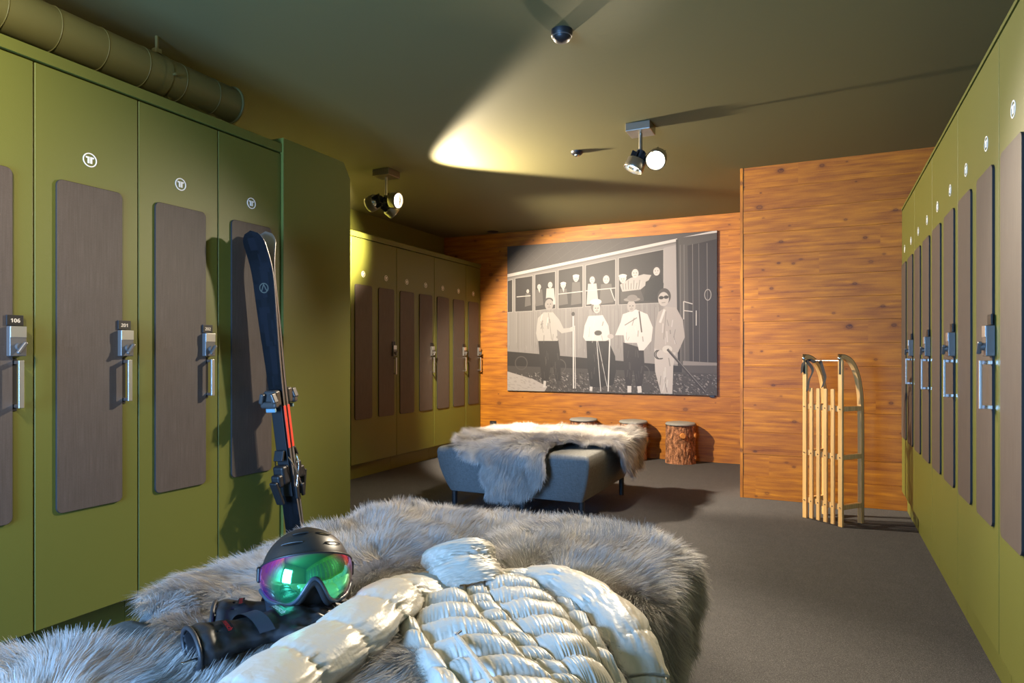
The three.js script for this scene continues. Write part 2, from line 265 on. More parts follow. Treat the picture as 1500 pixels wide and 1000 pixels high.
  P([[996, 23], [1200, 10], [1200, 703], [1016, 702]], '#4a4643'); P([[1050, 67], [1200, 43], [1200, 679], [1060, 689]], '#2f2c2a');
  for (const a of [1012, 1032, 1076, 1108, 1150]) line([a, 60], [a + 4, 690], a === 1108 ? '#6a6561' : '#7a7470', 3); P([[1026, 674], [1200, 684], [1200, 698], [1026, 698]], '#8a847f'); line([996, 30], [1006, 700], '#2b2927', 12);
  x.strokeStyle = '#aaa49e'; x.lineWidth = 4; x.beginPath(); x.ellipse(1154, 330, 16, 28, 0, 0, 7); x.stroke(); for (const [a, b] of [[[1030, 360], [1030, 455]], [[1030, 360], [1076, 375]], [[1030, 408], [1076, 415]], [[1095, 410], [1095, 489]]]) line(a, b, '#d0cac3', 5);
  // the four people in front
  P([[198, 552], [323, 558], [332, 628], [338, 737], [338, 791], [309, 792], [279, 671], [264, 792], [220, 793], [208, 671]], '#2c2928'); P([[232, 396], [291, 397], [330, 442], [355, 491], [407, 487], [407, 509], [344, 519], [315, 496], [320, 562], [196, 561], [184, 516], [196, 428]], '#bdb7b0');
  ell(264, 328, 27, 16, '#3f3a38'); ell(266, 352, 26, 32, '#a59e98'); line([262, 400], [282, 555], '#837d78', 3); ell(330, 540, 20, 10, '#8f8984'); line([240, 792], [236, 830], '#cdc7c0', 16); line([318, 790], [322, 825], '#3a3634', 18);
  P([[492, 564], [620, 565], [658, 649], [663, 733], [647, 807], [603, 819], [515, 826], [498, 714]], '#242221'); P([[504, 424], [587, 421], [620, 480], [631, 554], [603, 565], [487, 563], [472, 542], [481, 478]], '#e3ddd6');
  ell(548, 372, 30, 36, '#6b6460'); ell(552, 382, 21, 28, '#c9c2ba'); ell(546, 346, 34, 17, '#e4dfd8'); ell(560, 520, 22, 14, '#47423f'); line([520, 820], [518, 845], '#d8d2ca', 16); line([600, 815], [604, 842], '#4a4542', 16);
  P([[703, 574], [817, 608], [822, 711], [807, 815], [775, 815], [759, 712], [749, 816], [717, 806], [706, 691]], '#2a2726'); P([[701, 419], [775, 395], [838, 423], [867, 495], [859, 567], [817, 618], [791, 618], [780, 577], [712, 576], [706, 534], [658, 534], [690, 461]], '#e5dfd8');
  line([792, 405], [806, 520], '#4b4643', 7); line([712, 480], [780, 440], '#8a847e', 5); ell(749, 376, 24, 31, '#b3aca5'); ell(752, 340, 46, 11, '#8d8680'); ell(754, 331, 29, 17, '#7c7570'); line([738, 812], [738, 848], '#dcd6cf', 22); line([792, 812], [796, 848], '#dcd6cf', 22);
  P([[874, 608], [991, 619], [976, 700], [971, 850], [910, 850], [879, 731]], '#c6bfb8'); P([[895, 414], [940, 385], [991, 391], [1026, 458], [1036, 549], [1001, 629], [961, 629], [874, 608], [879, 495]], '#b2aba4');
  line([930, 400], [905, 470], '#e0dad3', 12); line([938, 410], [925, 560], '#8d8680', 4); ell(927, 330, 36, 44, '#3d3836'); ell(924, 344, 29, 38, '#c2bab2'); ell(912, 336, 13, 9, '#242120'); ell(938, 334, 13, 9, '#242120'); line([914, 364], [934, 362], '#6d6560', 3); ell(944, 612, 26, 20, '#d6cfc7');
  line([945, 612], [1143, 840], '#33302e', 13); line([950, 612], [1146, 838], '#8a847e', 3); for (const s of [0, 1]) { x.strokeStyle = '#3b3735'; x.lineWidth = 5; x.beginPath(); x.arc(900 + s * 8, 640, 24, 1, 4.4); x.stroke(); }
  for (const [a, b, w] of [[[413, 417], [415, 833], 7], [[422, 476], [427, 833], 4], [[550, 543], [576, 846], 4], [[554, 543], [612, 818], 3], [[628, 544], [618, 845], 7]]) line(a, b, '#e4dfd8', w);
  for (const [a, b, k] of [[266, 352, 1], [552, 384, 0.85], [749, 378, 0.95]]) { ell(a - 8 * k, b - 3, 4, 2.5, '#4a4441'); ell(a + 9 * k, b - 3, 4, 2.5, '#4a4441'); line([a - 7, b + 15 * k], [a + 8, b + 14 * k], '#6b635e', 3); line([a + 1, b], [a + 3, b + 8 * k], '#8e867f', 3); }
  for (let i = 0; i < 46; i++) { const [cx, cy, w, h] = [[255, 470, 50, 80], [550, 490, 55, 65], [765, 480, 65, 80], [955, 500, 60, 100], [935, 720, 40, 100]][i % 5], a = cx + (r() - 0.5) * 2 * w * 0.8, b = cy + (r() - 0.5) * 2 * h * 0.8; line([a, b], [a + (r() - 0.5) * 26, b + 20 + r() * 40], r() < 0.5 ? 'rgba(90,84,80,0.45)' : 'rgba(245,240,234,0.4)', 2 + r() * 5); }
  for (let i = 0; i < 30; i++) { const a = [240, 300, 540, 600, 740, 790][i % 6] + (r() - 0.5) * 40, b = 600 + r() * 150; line([a, b], [a + (r() - 0.5) * 14, b + 40], 'rgba(92,86,82,0.4)', 3 + r() * 4); }
  ell(413, 410, 10, 12, '#35312f'); ell(407, 495, 15, 12, '#c9c2ba'); ell(632, 540, 18, 13, '#bcb5ae');
  x.fillStyle = 'rgba(122,114,108,0.22)'; x.fillRect(0, 0, W, H);
  for (let i = 0; i < 2600; i++) { x.fillStyle = r() < 0.5 ? 'rgba(255,250,245,0.05)' : 'rgba(20,18,16,0.06)'; x.fillRect(r() * W, r() * H, 2, 2); }
});
{
  const t = thing('photo_print', 'large black and white photograph of skiers beside a railway carriage on the wooden wall', 'picture', undefined, [(-3.2336 - 0.9344) / 2, 0.666, ZB]);
  const w = 2.2992, h = 1.6345; mesh('backing_board', at(rbox(w, h, 0.026, 0.002), 0, h / 2, 0.014), M.black, t);
  const p = mesh('print', at(new THREE.PlaneGeometry(w - 0.004, h - 0.004), 0, h / 2, 0.0275), phy({ map: pictureTex, color: lin(0.66, 0.66, 0.66), roughness: 0.5, specularIntensity: 0.6 }), t); p.userData.label = 'grey toned photographic print';
  mesh('bracket', at(rbox(0.05, 0.02, 0.02, 0.003), w / 2 - 0.05, -0.008, 0.012), M.black, t);
}
{ const t = thing('wall_socket', 'small black wall socket on the wooden wall beside the recessed lockers', 'socket', undefined, [-3.424, 0.272, ZB]); mesh('plate', at(rbox(0.082, 0.082, 0.01, 0.003), 0, 0, 0.005), M.black, t); mesh('insert', at(cyl(V(0, 0, 0.008), V(0, 0, 0.013), 0.02, 0.02, 20), 0, 0, 0), M.blackMatte, t); }
{ const t = thing('floor_socket', 'metal framed floor socket box set into the carpet beside the far bench', 'floor box', undefined, [-1.2, 0, -4.02], 0.1);
  const s = roundRect(0.1, 0.1, 0.012); s.holes.push(roundRect(0.078, 0.078, 0.008)); const g = new THREE.ExtrudeGeometry(s, { depth: 0.004, bevelEnabled: false }); g.rotateX(-Math.PI / 2); mesh('frame', g, M.chrome, t); mesh('lid', at(rbox(0.076, 0.003, 0.076, 0.001), 0, 0.0015, 0), M.carpet, t); mesh('grip', at(rbox(0.05, 0.004, 0.03, 0.002), 0, 0.003, 0), M.steel, t); }

// ------------------------------------------------------------------ ceiling fittings
{ const t = thing('smoke_detector', 'black domed smoke detector on the ceiling', 'smoke detector', undefined, [-1.018, YC, -2.693]);
  const pr = [[0.001, -0.052], [0.02, -0.05], [0.034, -0.042], [0.04, -0.03], [0.041, -0.022], [0.046, -0.02], [0.047, 0]].map(([a, b]) => new THREE.Vector2(a, b)); mesh('housing', new THREE.LatheGeometry(pr, 32), M.black, t); mesh('sensor_ring', at(new THREE.TorusGeometry(0.041, 0.003, 8, 32), 0, -0.026, 0, Math.PI / 2), M.lockGrey, t); }
{ const t = thing('ceiling_sensor', 'small round dark motion sensor on the ceiling between the two spotlights', 'sensor', undefined, [-1.526, YC, -4.33]); mesh('housing', new THREE.LatheGeometry([[0.001, -0.026], [0.028, -0.024], [0.04, -0.012], [0.042, 0]].map(([a, b]) => new THREE.Vector2(a, b)), 28), M.black, t); mesh('lens', at(new THREE.SphereGeometry(0.018, 16, 8), 0, -0.02, 0), M.chrome, t); }
{ const t = thing('ceiling_rosette', 'flat dark round ceiling cover above the wooden wall', 'ceiling cover', undefined, [-3.37, YC, -6.71]); mesh('disc', new THREE.LatheGeometry([[0.001, -0.014], [0.06, -0.012], [0.066, -0.004], [0.066, 0]].map(([a, b]) => new THREE.Vector2(a, b)), 32), M.black, t); }
const glow = (i) => std({ color: 0xffffff, emissive: lin(1, 0.86, 0.62), emissiveIntensity: i, roughness: 0.5 });
const headRing = (() => new THREE.LatheGeometry([[0.048, -0.03], [0.058, -0.028], [0.061, 0.02], [0.061, 0.034], [0.055, 0.034], [0.054, 0.0], [0.046, -0.026]].map(([a, b]) => new THREE.Vector2(a, b)), 36))();
headRing.rotateX(Math.PI / 2);
const headDish = (() => { const g = new THREE.LatheGeometry([[0.001, -0.045], [0.022, -0.042], [0.04, -0.02], [0.053, 0.016]].map(([a, b]) => new THREE.Vector2(a, b)), 32); g.rotateX(Math.PI / 2); return g; })();
const headGlow = new THREE.CircleGeometry(0.046, 32); headGlow.translate(0, 0, 0.004);
const headBack = merge([at(new THREE.CylinderGeometry(0.02, 0.028, 0.05, 20), 0, 0, -0.065, Math.PI / 2), ...[0, 1, 2, 3, 4, 5].map((k) => { const g = rbox(0.004, 0.03, 0.05, 0.001); g.translate(0, 0.036, -0.05); g.rotateZ(k * Math.PI / 3); return g; })]);
function spotlight(label, pos, heads) {
  const t = thing('ceiling_spotlight', label, 'spotlight', undefined, pos);
  mesh('ceiling_box', at(rbox(0.15, 0.05, 0.15, 0.004), 0, -0.025, 0), M.lampMetal, t); mesh('stem', cyl(V(0, -0.05, 0), V(0, -0.2, 0), 0.011, 0.011), M.lampMetal, t);
  for (const h of heads) {
    const g = new THREE.Group(); g.name = 'lamp_head'; g.position.set(...h.at); t.add(g); const q = V(...h.at).add(V(...h.dir)); g.up.set(0, 1, 0.01); g.lookAt(V(...pos).add(q));
    mesh('ring', headRing, M.lampMetal, g); mesh('reflector', headDish, std({ color: lin(0.9, 0.88, 0.82), metalness: 1, roughness: 0.2, side: THREE.DoubleSide }), g); mesh('lamp_glow', headGlow, glow(h.glow ?? 14), g); mesh('back_housing', headBack, M.black, g);
    const a = V(0, -0.19, 0), b = V(...h.at).addScaledVector(V(...h.dir).normalize(), -0.03); const arm = mesh('arm', cyl(a, b, 0.006, 0.006, 10), M.lampMetal, t);
    const l = new THREE.SpotLight(WARM, h.power, 0, h.angle ?? 0.8, h.pen ?? 0.25, 2); const d = V(...h.dir).normalize(); l.position.copy(V(...pos).add(V(...h.at)).addScaledVector(d, 0.05)); l.target.position.copy(l.position).add(d); l.castShadow = true; l.shadow.radius = 2.2; scene.add(l, l.target);
  }
}
spotlight('three headed ceiling spotlight beside the recessed lockers', [-3.0, YC, -4.17], [
  { at: [0.1, -0.24, 0.03], dir: [1, -0.16, 0.0], power: 60, angle: 0.78, pen: 0.12 },
  { at: [-0.1, -0.24, 0.03], dir: [-1, -0.22, -0.12], power: 40, angle: 0.82, pen: 0.2 },
  { at: [0.0, -0.28, -0.07], dir: [0.55, -0.7, -1], power: 68, angle: 0.8, pen: 0.15 },
]);
spotlight('two headed ceiling spotlight glaring between the benches', [-1.0, YC, -4.0], [
  { at: [0.105, -0.225, 0.03], dir: [0.0, -0.62, 1], power: 42, angle: 0.8, pen: 0.5 },
  { at: [-0.025, -0.245, 0.03], dir: [-0.35, -0.9, 0.2], power: 15, angle: 0.75, pen: 0.4 },
]);
spotlight('ceiling spotlight above the aisle aimed at the numbered lockers', [-1.3, YC, -0.15], [
  { at: [-0.1, -0.24, 0.0], dir: [-1, -0.26, -0.2], power: 20, angle: 0.98, pen: 0.6 },
]);

// ------------------------------------------------------------------ benches
function benchGeo(w, l, sideL, sideR) { // origin: floor centre; tapered upholstered body, the inner side straight
  const prof = [[0.13, 0.075], [0.135, 0.068], [0.18, 0.05], [0.24, 0.03], [0.3, 0.014], [0.36, 0.004], [0.405, 0.0], [0.428, 0.006], [0.438, 0.018], [0.441, 0.04]], pos = [], idx = [], uv = [], N = 48;
  const ringAt = (inset, y) => { const x0 = -w / 2 + (sideL ? inset : Math.min(inset, 0.012) + 0.001), x1 = w / 2 - (sideR ? inset : Math.min(inset, 0.012) + 0.001), z0 = -l / 2 + inset, z1 = l / 2 - inset, r = 0.02, out = [];
    for (const [cx, cz, a0] of [[x1 - r, z1 - r, 0], [x0 + r, z1 - r, 1], [x0 + r, z0 + r, 2], [x1 - r, z0 + r, 3]]) for (let k = 0; k < N / 4; k++) { const a = (a0 + k / (N / 4 - 1)) * Math.PI / 2; out.push([cx + Math.cos(a) * r, y, cz + Math.sin(a) * r]); } return out; };
  const rings = prof.map(([y, i]) => ringAt(i, y)); rings.unshift(ringAt(0.1, 0.13)); rings.push(ringAt(0.12, 0.443), ringAt(Math.min(w, l) / 2 - 0.03, 0.445));
  rings.forEach((rg) => rg.forEach(([x, y, z]) => { pos.push(x, y, z); uv.push(x + y * 0.3, z + y); }));
  for (let i = 0; i < rings.length - 1; i++) for (let j = 0; j < N; j++) { const a = i * N + j, b = i * N + (j + 1) % N, c = a + N, d = b + N; idx.push(a, c, b, b, c, d); }
  for (const [ri, rev] of [[0, true], [rings.length - 1, false]]) { const o = ri * N; for (let j = 1; j < N - 1; j++) rev ? idx.push(o, o + j, o + j + 1) : idx.push(o, o + j + 1, o + j); }
  const g = new THREE.BufferGeometry(); g.setAttribute('position', new THREE.Float32BufferAttribute(pos, 3)); g.setAttribute('uv', new THREE.Float32BufferAttribute(uv, 2)); g.setIndex(idx); g.computeVertexNormals(); return g;
}
function bench(x0, x1, z0, z1, sl, sr, label, group) {
  const w = x1 - x0, l = z1 - z0, t = thing('upholstered_bench', label, 'bench', group, [(x0 + x1) / 2, 0, (z0 + z1) / 2]);
  mesh('seat_body', benchGeo(w, l, sl, sr), M.felt, t);
  for (const sx of [-1, 1]) for (const sz of [-1, 1]) mesh('leg', at(new THREE.CylinderGeometry(0.02, 0.018, 0.132, 20), sx * (w / 2 - (sx < 0 ? sl : sr ? 1 : 0 ) * 0.03 - 0.055), 0.066, sz * (l / 2 - 0.11)), M.legBlack, t);
}
const B2 = { x0: -2.4, xm: -1.855, x1: -1.3, z0: -5.06, z1: -3.91 }, B1 = { x0: -1.5, xm: -0.955, x1: -0.41, z0: -2.18, z1: -1.06 }, B0 = { x0: -1.5, xm: -0.955, x1: -0.41, z0: -1.056, z1: 0.05 }, BT = { x0: -1.5, x1: -0.41, z0: -2.18, z1: 0.05 };
bench(B2.x0, B2.xm - 0.002, B2.z0, B2.z1, true, false, 'grey felt bench of the far pair, on the side towards the lockers', undefined);
bench(B2.xm + 0.002, B2.x1, B2.z0, B2.z1, false, true, 'grey felt bench of the far pair, on the side towards the log stools and sledge', undefined);
bench(B1.x0, B1.xm - 0.002, B1.z0, B1.z1, true, false, 'grey felt bench under the sheepskin beside the skis', undefined);
bench(B1.xm + 0.002, B1.x1, B1.z0, B1.z1, false, true, 'grey felt bench under the puffer jacket', undefined);
bench(B0.x0, B0.xm - 0.002, B0.z0, B0.z1, true, false, 'grey felt bench hidden under the front sheepskin, on the locker side', undefined);
bench(B0.xm + 0.002, B0.x1, B0.z0, B0.z1, false, true, 'grey felt bench hidden under the front sheepskin, on the aisle side', undefined);

// ------------------------------------------------------------------ sheepskins
const clump = (() => { // a tuft of tapered bent hairs, one unit long
  const r = rng(3), pos = [], idx = [], nor = [];
  for (let k = 0; k < 12; k++) {
    const ox = (r() - 0.5) * 0.28, oz = (r() - 0.5) * 0.28, a = (r() - 0.5) * 1.1, lean = 0.35 + r() * 0.55, len = 0.75 + r() * 0.4, w = 0.011 + r() * 0.009, wa = r() * 3.14, b = pos.length / 3;
    for (let s = 0; s <= 3; s++) { const t = s / 3, ang = lean * (0.5 + 1.1 * t), h = len * t * Math.cos(ang * 0.75), f = len * t * Math.sin(ang * 0.75), cx = ox + Math.cos(a) * f, cz = oz + Math.sin(a) * f, ww = w * (1 - t * 0.85);
      for (const e of [-1, 1]) { pos.push(cx + e * ww * Math.cos(wa), h, cz + e * ww * Math.sin(wa)); nor.push(-Math.sin(wa) * 0.5 + e * 0.3, 0.75, Math.cos(wa) * 0.5); } }
    for (let s = 0; s < 3; s++) { const q = b + s * 2; idx.push(q, q + 2, q + 1, q + 1, q + 2, q + 3); }
  }
  const g = new THREE.BufferGeometry(); g.setAttribute('position', new THREE.Float32BufferAttribute(pos, 3)); g.setIndex(idx); g.computeVertexNormals(); return g;
})();
const furMat = std({ color: 0xffffff, roughness: 0.62, side: THREE.DoubleSide }), hideMat = std({ color: lin(0.16, 0.13, 0.11), roughness: 0.95, side: THREE.DoubleSide });
function inside(poly, x, z) { let c = false; for (let i = 0, j = poly.length - 1; i < poly.length; j = i++) { const [a, b] = poly[i], [d, e] = poly[j]; if ((b > z) !== (e > z) && x < (d - a) * (z - b) / (e - b) + a) c = !c; } return c; }
function skin(o) {
  const { rect: B, poly, label } = o, lift = o.lift ?? 0.012, rr = 0.035, top = 0.444;
  const P = (x, z) => { // lay a flat sheet over the bench
    const ex = x > B.x1 ? x - B.x1 : x < B.x0 ? x - B.x0 : 0, ez = z > B.z1 ? z - B.z1 : z < B.z0 ? z - B.z0 : 0, e = Math.hypot(ex, ez), out = rr * (1 - Math.exp(-e / rr)), dn = e - out * 0.8, k = e > 1e-6 ? out / e : 0;
    const bump = 0.016 * noise(x * 5.5 + (o.seed || 0), z * 5.5) + 0.008 * noise(x * 13, z * 13 + (o.seed || 0)) + 0.012;
    return V(clamp(x, B.x0, B.x1) + ex * k + Math.sign(ex) * (bump + lift) * (e > 0 ? Math.min(1, e / rr) : 0), top + lift + bump * (1 - Math.min(1, e / 0.05)) - dn, clamp(z, B.z0, B.z1) + ez * k + Math.sign(ez) * (bump + lift) * (e > 0 ? Math.min(1, e / rr) : 0));
  };
  const t = thing('sheepskin', label, 'sheepskin', undefined);
  let x0 = 9, x1 = -9, z0 = 9, z1 = -9; for (const [a, b] of poly) { x0 = Math.min(x0, a); x1 = Math.max(x1, a); z0 = Math.min(z0, b); z1 = Math.max(z1, b); }
  const wob = (x, z) => [x + 0.035 * noise(x * 7, z * 7, 2), z + 0.035 * noise(x * 7, z * 7, 9)];
  const c = 0.02, pos = [], idx = [], map = new Map(); const vert = (i, j) => { const k = i * 4096 + j; if (!map.has(k)) { const p = P(x0 + i * c, z0 + j * c); map.set(k, pos.length / 3); pos.push(p.x, p.y - 0.004, p.z); } return map.get(k); };
  for (let i = 0; i * c < x1 - x0; i++) for (let j = 0; j * c < z1 - z0; j++) if (inside(poly, ...wob(x0 + (i + 0.5) * c, z0 + (j + 0.5) * c))) { const a = vert(i, j), b = vert(i + 1, j), d = vert(i, j + 1), e = vert(i + 1, j + 1); idx.push(a, d, b, b, d, e); }
  const g = new THREE.BufferGeometry(); g.setAttribute('position', new THREE.Float32BufferAttribute(pos, 3)); g.setIndex(idx); g.computeVertexNormals(); mesh('hide', g, hideMat, t);
  const r = rng(o.seed), n = Math.round((x1 - x0) * (z1 - z0) * o.density), mats = [], cols = [], m4 = new THREE.Matrix4(), cx = (x0 + x1) / 2, cz = (z0 + z1) / 2;
  for (let i = 0; i < n; i++) {
    const x = x0 + r() * (x1 - x0), z = z0 + r() * (z1 - z0); if (!inside(poly, ...wob(x, z))) continue; if (o.skip && o.skip(x, z)) continue;
    const p = P(x, z), pu = P(x + 0.006, z).sub(p), pv = P(x, z + 0.006).sub(p), N = pv.clone().cross(pu).normalize();
    // the nap runs outwards from the spine and swirls
    let a = Math.atan2(z - cz, x - cx) + 1.9 * noise(x * 2.6, z * 2.6, o.seed) + 1.3 * noise(x * 9, z * 9, o.seed);
    let T = pu.clone().multiplyScalar(Math.cos(a)).add(pv.clone().multiplyScalar(Math.sin(a))); const ed = Math.max(x - B.x1, B.x0 - x, z - B.z1, B.z0 - z); if (ed > 0) T.add(V(0, -0.006 * Math.min(3, ed * 30), 0)); T.addScaledVector(N, -T.dot(N)).normalize();
    const tl = 0.55 + 0.5 * noise(x * 6, z * 6, o.seed + 4) + (r() - 0.5) * 0.5, Y = N.clone().multiplyScalar(Math.cos(tl)).addScaledVector(T, Math.sin(tl)), Xa = T.clone().multiplyScalar(Math.cos(tl)).addScaledVector(N, -Math.sin(tl)), Za = Xa.clone().cross(Y), L = o.len * (0.75 + 0.5 * r()) * (o.press && o.press(x, z) ? 0.3 : 1);
    m4.makeBasis(Xa.multiplyScalar(L), Y.multiplyScalar(L), Za.multiplyScalar(L)); m4.setPosition(p); mats.push(...m4.elements);
    const d = clamp(0.5 + 0.75 * fbm(x * 4.2, z * 4.2, o.seed) + (r() - 0.5) * 0.42); cols.push(mix(0.27, 0.72, d), mix(0.235, 0.675, d), mix(0.21, 0.63, d));
  }
  const f = new THREE.InstancedMesh(clump, furMat, mats.length / 16); f.instanceMatrix.array.set(mats); f.instanceColor = new THREE.InstancedBufferAttribute(new Float32Array(cols), 3); f.name = 'fur'; f.userData.kind = 'stuff'; finish(f); t.add(f);
  return P;
}
const JB = [[-0.87, -1.33], [-0.83, -1.22], [-0.72, -1.1], [-0.56, -0.96], [-0.25, -0.98], [-0.3, -1.1], [-0.38, -1.2], [-0.5, -1.38], [-0.62, -1.5], [-0.76, -1.45]];
const press = (x, z) => inside(JB, x, z) || Math.hypot(x + 1.03, z + 1.13) < 0.09 || (Math.abs(x + 0.835) < 0.05 && z > -1.28 && z < -0.7) || Math.abs((x + 0.985) * 0.917 + (z + 1.02) * 0.4) < 0.05 && Math.abs((x + 0.985) * 0.4 - (z + 1.02) * 0.917) < 0.15;
skin({ press, seed: 11, rect: BT, density: 30000, len: 0.052, label: 'grey brown sheepskin under the helmet and gloves on the near bench', poly: [[-1.62, -1.5], [-1.6, -1.85], [-1.56, -2.12], [-1.4, -2.26], [-1.15, -2.24], [-0.9, -2.2], [-0.74, -2.12], [-0.7, -1.7], [-0.72, -1.3], [-0.85, -0.98], [-1.1, -0.93], [-1.35, -1.0], [-1.52, -1.12], [-1.64, -1.25]] });
skin({ press, seed: 23, rect: BT, density: 30000, len: 0.052, lift: 0.022, label: 'pale sheepskin under the jacket hanging over the bench side by the aisle', poly: [[-0.88, -2.06], [-0.7, -2.16], [-0.52, -2.12], [-0.42, -2.03], [-0.3, -2.02], [-0.17, -1.92], [-0.13, -1.7], [-0.2, -1.45], [-0.28, -1.2], [-0.36, -1.0], [-0.7, -0.98], [-0.86, -1.2], [-0.9, -1.6]] });
skin({ press, seed: 37, rect: BT, density: 30000, len: 0.052, lift: 0.014, skip: (x, z) => z > -0.25, label: 'bluish grey sheepskin on the bench in front of the gloves', poly: [[-1.62, -0.64], [-1.48, -0.74], [-1.25, -0.86], [-1.05, -0.95], [-0.8, -1.0], [-0.64, -0.9], [-0.62, -0.5], [-0.8, -0.26], [-1.5, -0.24], [-1.62, -0.3]] });
skin({ seed: 41, rect: B2, density: 15000, len: 0.06, label: 'grey sheepskin on the far bench on the locker side', poly: [[-2.38, -4.2], [-2.4, -4.6], [-2.3, -5.02], [-1.9, -5.12], [-1.55, -5.05], [-1.5, -4.6], [-1.7, -4.1], [-1.85, -3.86], [-2.05, -3.82], [-2.18, -3.88], [-2.28, -4.02]] });
skin({ seed: 59, rect: B2, density: 18000, len: 0.06, lift: 0.024, label: 'light grey sheepskin hanging over the front of the far bench in a lobe', poly: [[-2.0, -3.72], [-1.95, -3.6], [-1.8, -3.56], [-1.64, -3.62], [-1.56, -3.78], [-1.56, -4.05], [-1.45, -4.18], [-1.27, -4.3], [-1.1, -4.42], [-1.04, -4.62], [-1.08, -4.86], [-1.25, -5.06], [-1.5, -5.12], [-1.72, -4.95], [-1.86, -4.5], [-1.98, -4.1]] });

// ------------------------------------------------------------------ log stools
const barkTex = dataTex(512, 512, (u, v) => { const a = fbm(u * 34, v * 9, 1, 4), b = noise(u * 90, v * 40), n = clamp(0.5 + 1.1 * a + 0.35 * b); return [mix(70, 205, n), mix(42, 145, n), mix(26, 105, n)]; });
M.bark = std({ map: barkTex, bumpMap: barkTex, bumpScale: 0.012, roughness: 0.95 }); M.endGrain = std({ color: lin(0.5, 0.2, 0.05), roughness: 0.8 }); M.cushion = std({ color: lin(0.26, 0.25, 0.225), roughness: 0.95, bumpMap: feltTex, bumpScale: 0.002 });
function stool(x, z, seed, label, r0, knots) {
  const t = thing('log_stool', label, 'stool', undefined, [x, 0, z]), h = 0.372;
  const side = surf((u, v) => { const a = u * Math.PI * 2, y = v * h, r = r0 * (1 + 0.05 * Math.sin(2 * a + seed) + 0.035 * noise(Math.cos(a) * 2, Math.sin(a) * 2, seed) + 0.05 * (1 - v) ** 4) + 0.012 * fbm(Math.cos(a) * 9 + seed, Math.sin(a) * 9, y * 7) + 0.006 * noise(Math.cos(a) * 26, Math.sin(a) * 26, y * 13); const rr = u === 1 ? null : r; const a2 = u === 1 ? 0 : a; const R = u === 1 ? r0 * (1 + 0.05 * Math.sin(seed) + 0.035 * noise(2, 0, seed) + 0.05 * (1 - v) ** 4) + 0.012 * fbm(9 + seed, 0, y * 7) + 0.006 * noise(26, 0, y * 13) : r; return { x: Math.cos(a2) * R, y, z: Math.sin(a2) * R, u: u * 1, v: v * 0.6 }; }, 96, 40);
  mesh('log', merge([flipped(side), at(new THREE.CylinderGeometry(r0 * 0.95, r0 * 0.95, 0.002, 32), 0, h - 0.001, 0)]), M.bark, t);
  mesh('seat_cushion', new THREE.LatheGeometry([[0.001, h + 0.034], [0.1, h + 0.033], [r0 + 0.004, h + 0.027], [r0 + 0.014, h + 0.016], [r0 + 0.012, h + 0.006], [r0, h + 0.001], [0.001, h]].map(([a, b]) => new THREE.Vector2(a, b)).reverse(), 40), M.cushion, t).userData.label = 'round grey felt cushion';
  for (const [a, y, s] of knots) { const g = new THREE.CylinderGeometry(s, s * 1.25, 0.03, 20); g.rotateZ(-Math.PI / 2); g.translate(r0 + 0.004, y, 0); g.rotateY(-a); mesh('cut_branch', g, M.endGrain, t).userData.label = 'sawn orange branch stub'; }
}
stool(-1.269, -6.685, 2.1, 'bark log stool with a sawn branch knot, next to the corner', 0.135, [[1.22, 0.28, 0.024], [0.1, 0.28, 0.026], [0.1, 0.06, 0.02]]);
stool(-1.746, -6.685, 4.4, 'bark log stool with felt cushion between the two other stools', 0.132, [[0.1, 0.22, 0.018]]);
stool(-2.282, -6.685, 7.3, 'bark log stool with felt cushion half hidden behind the far bench', 0.135, []);

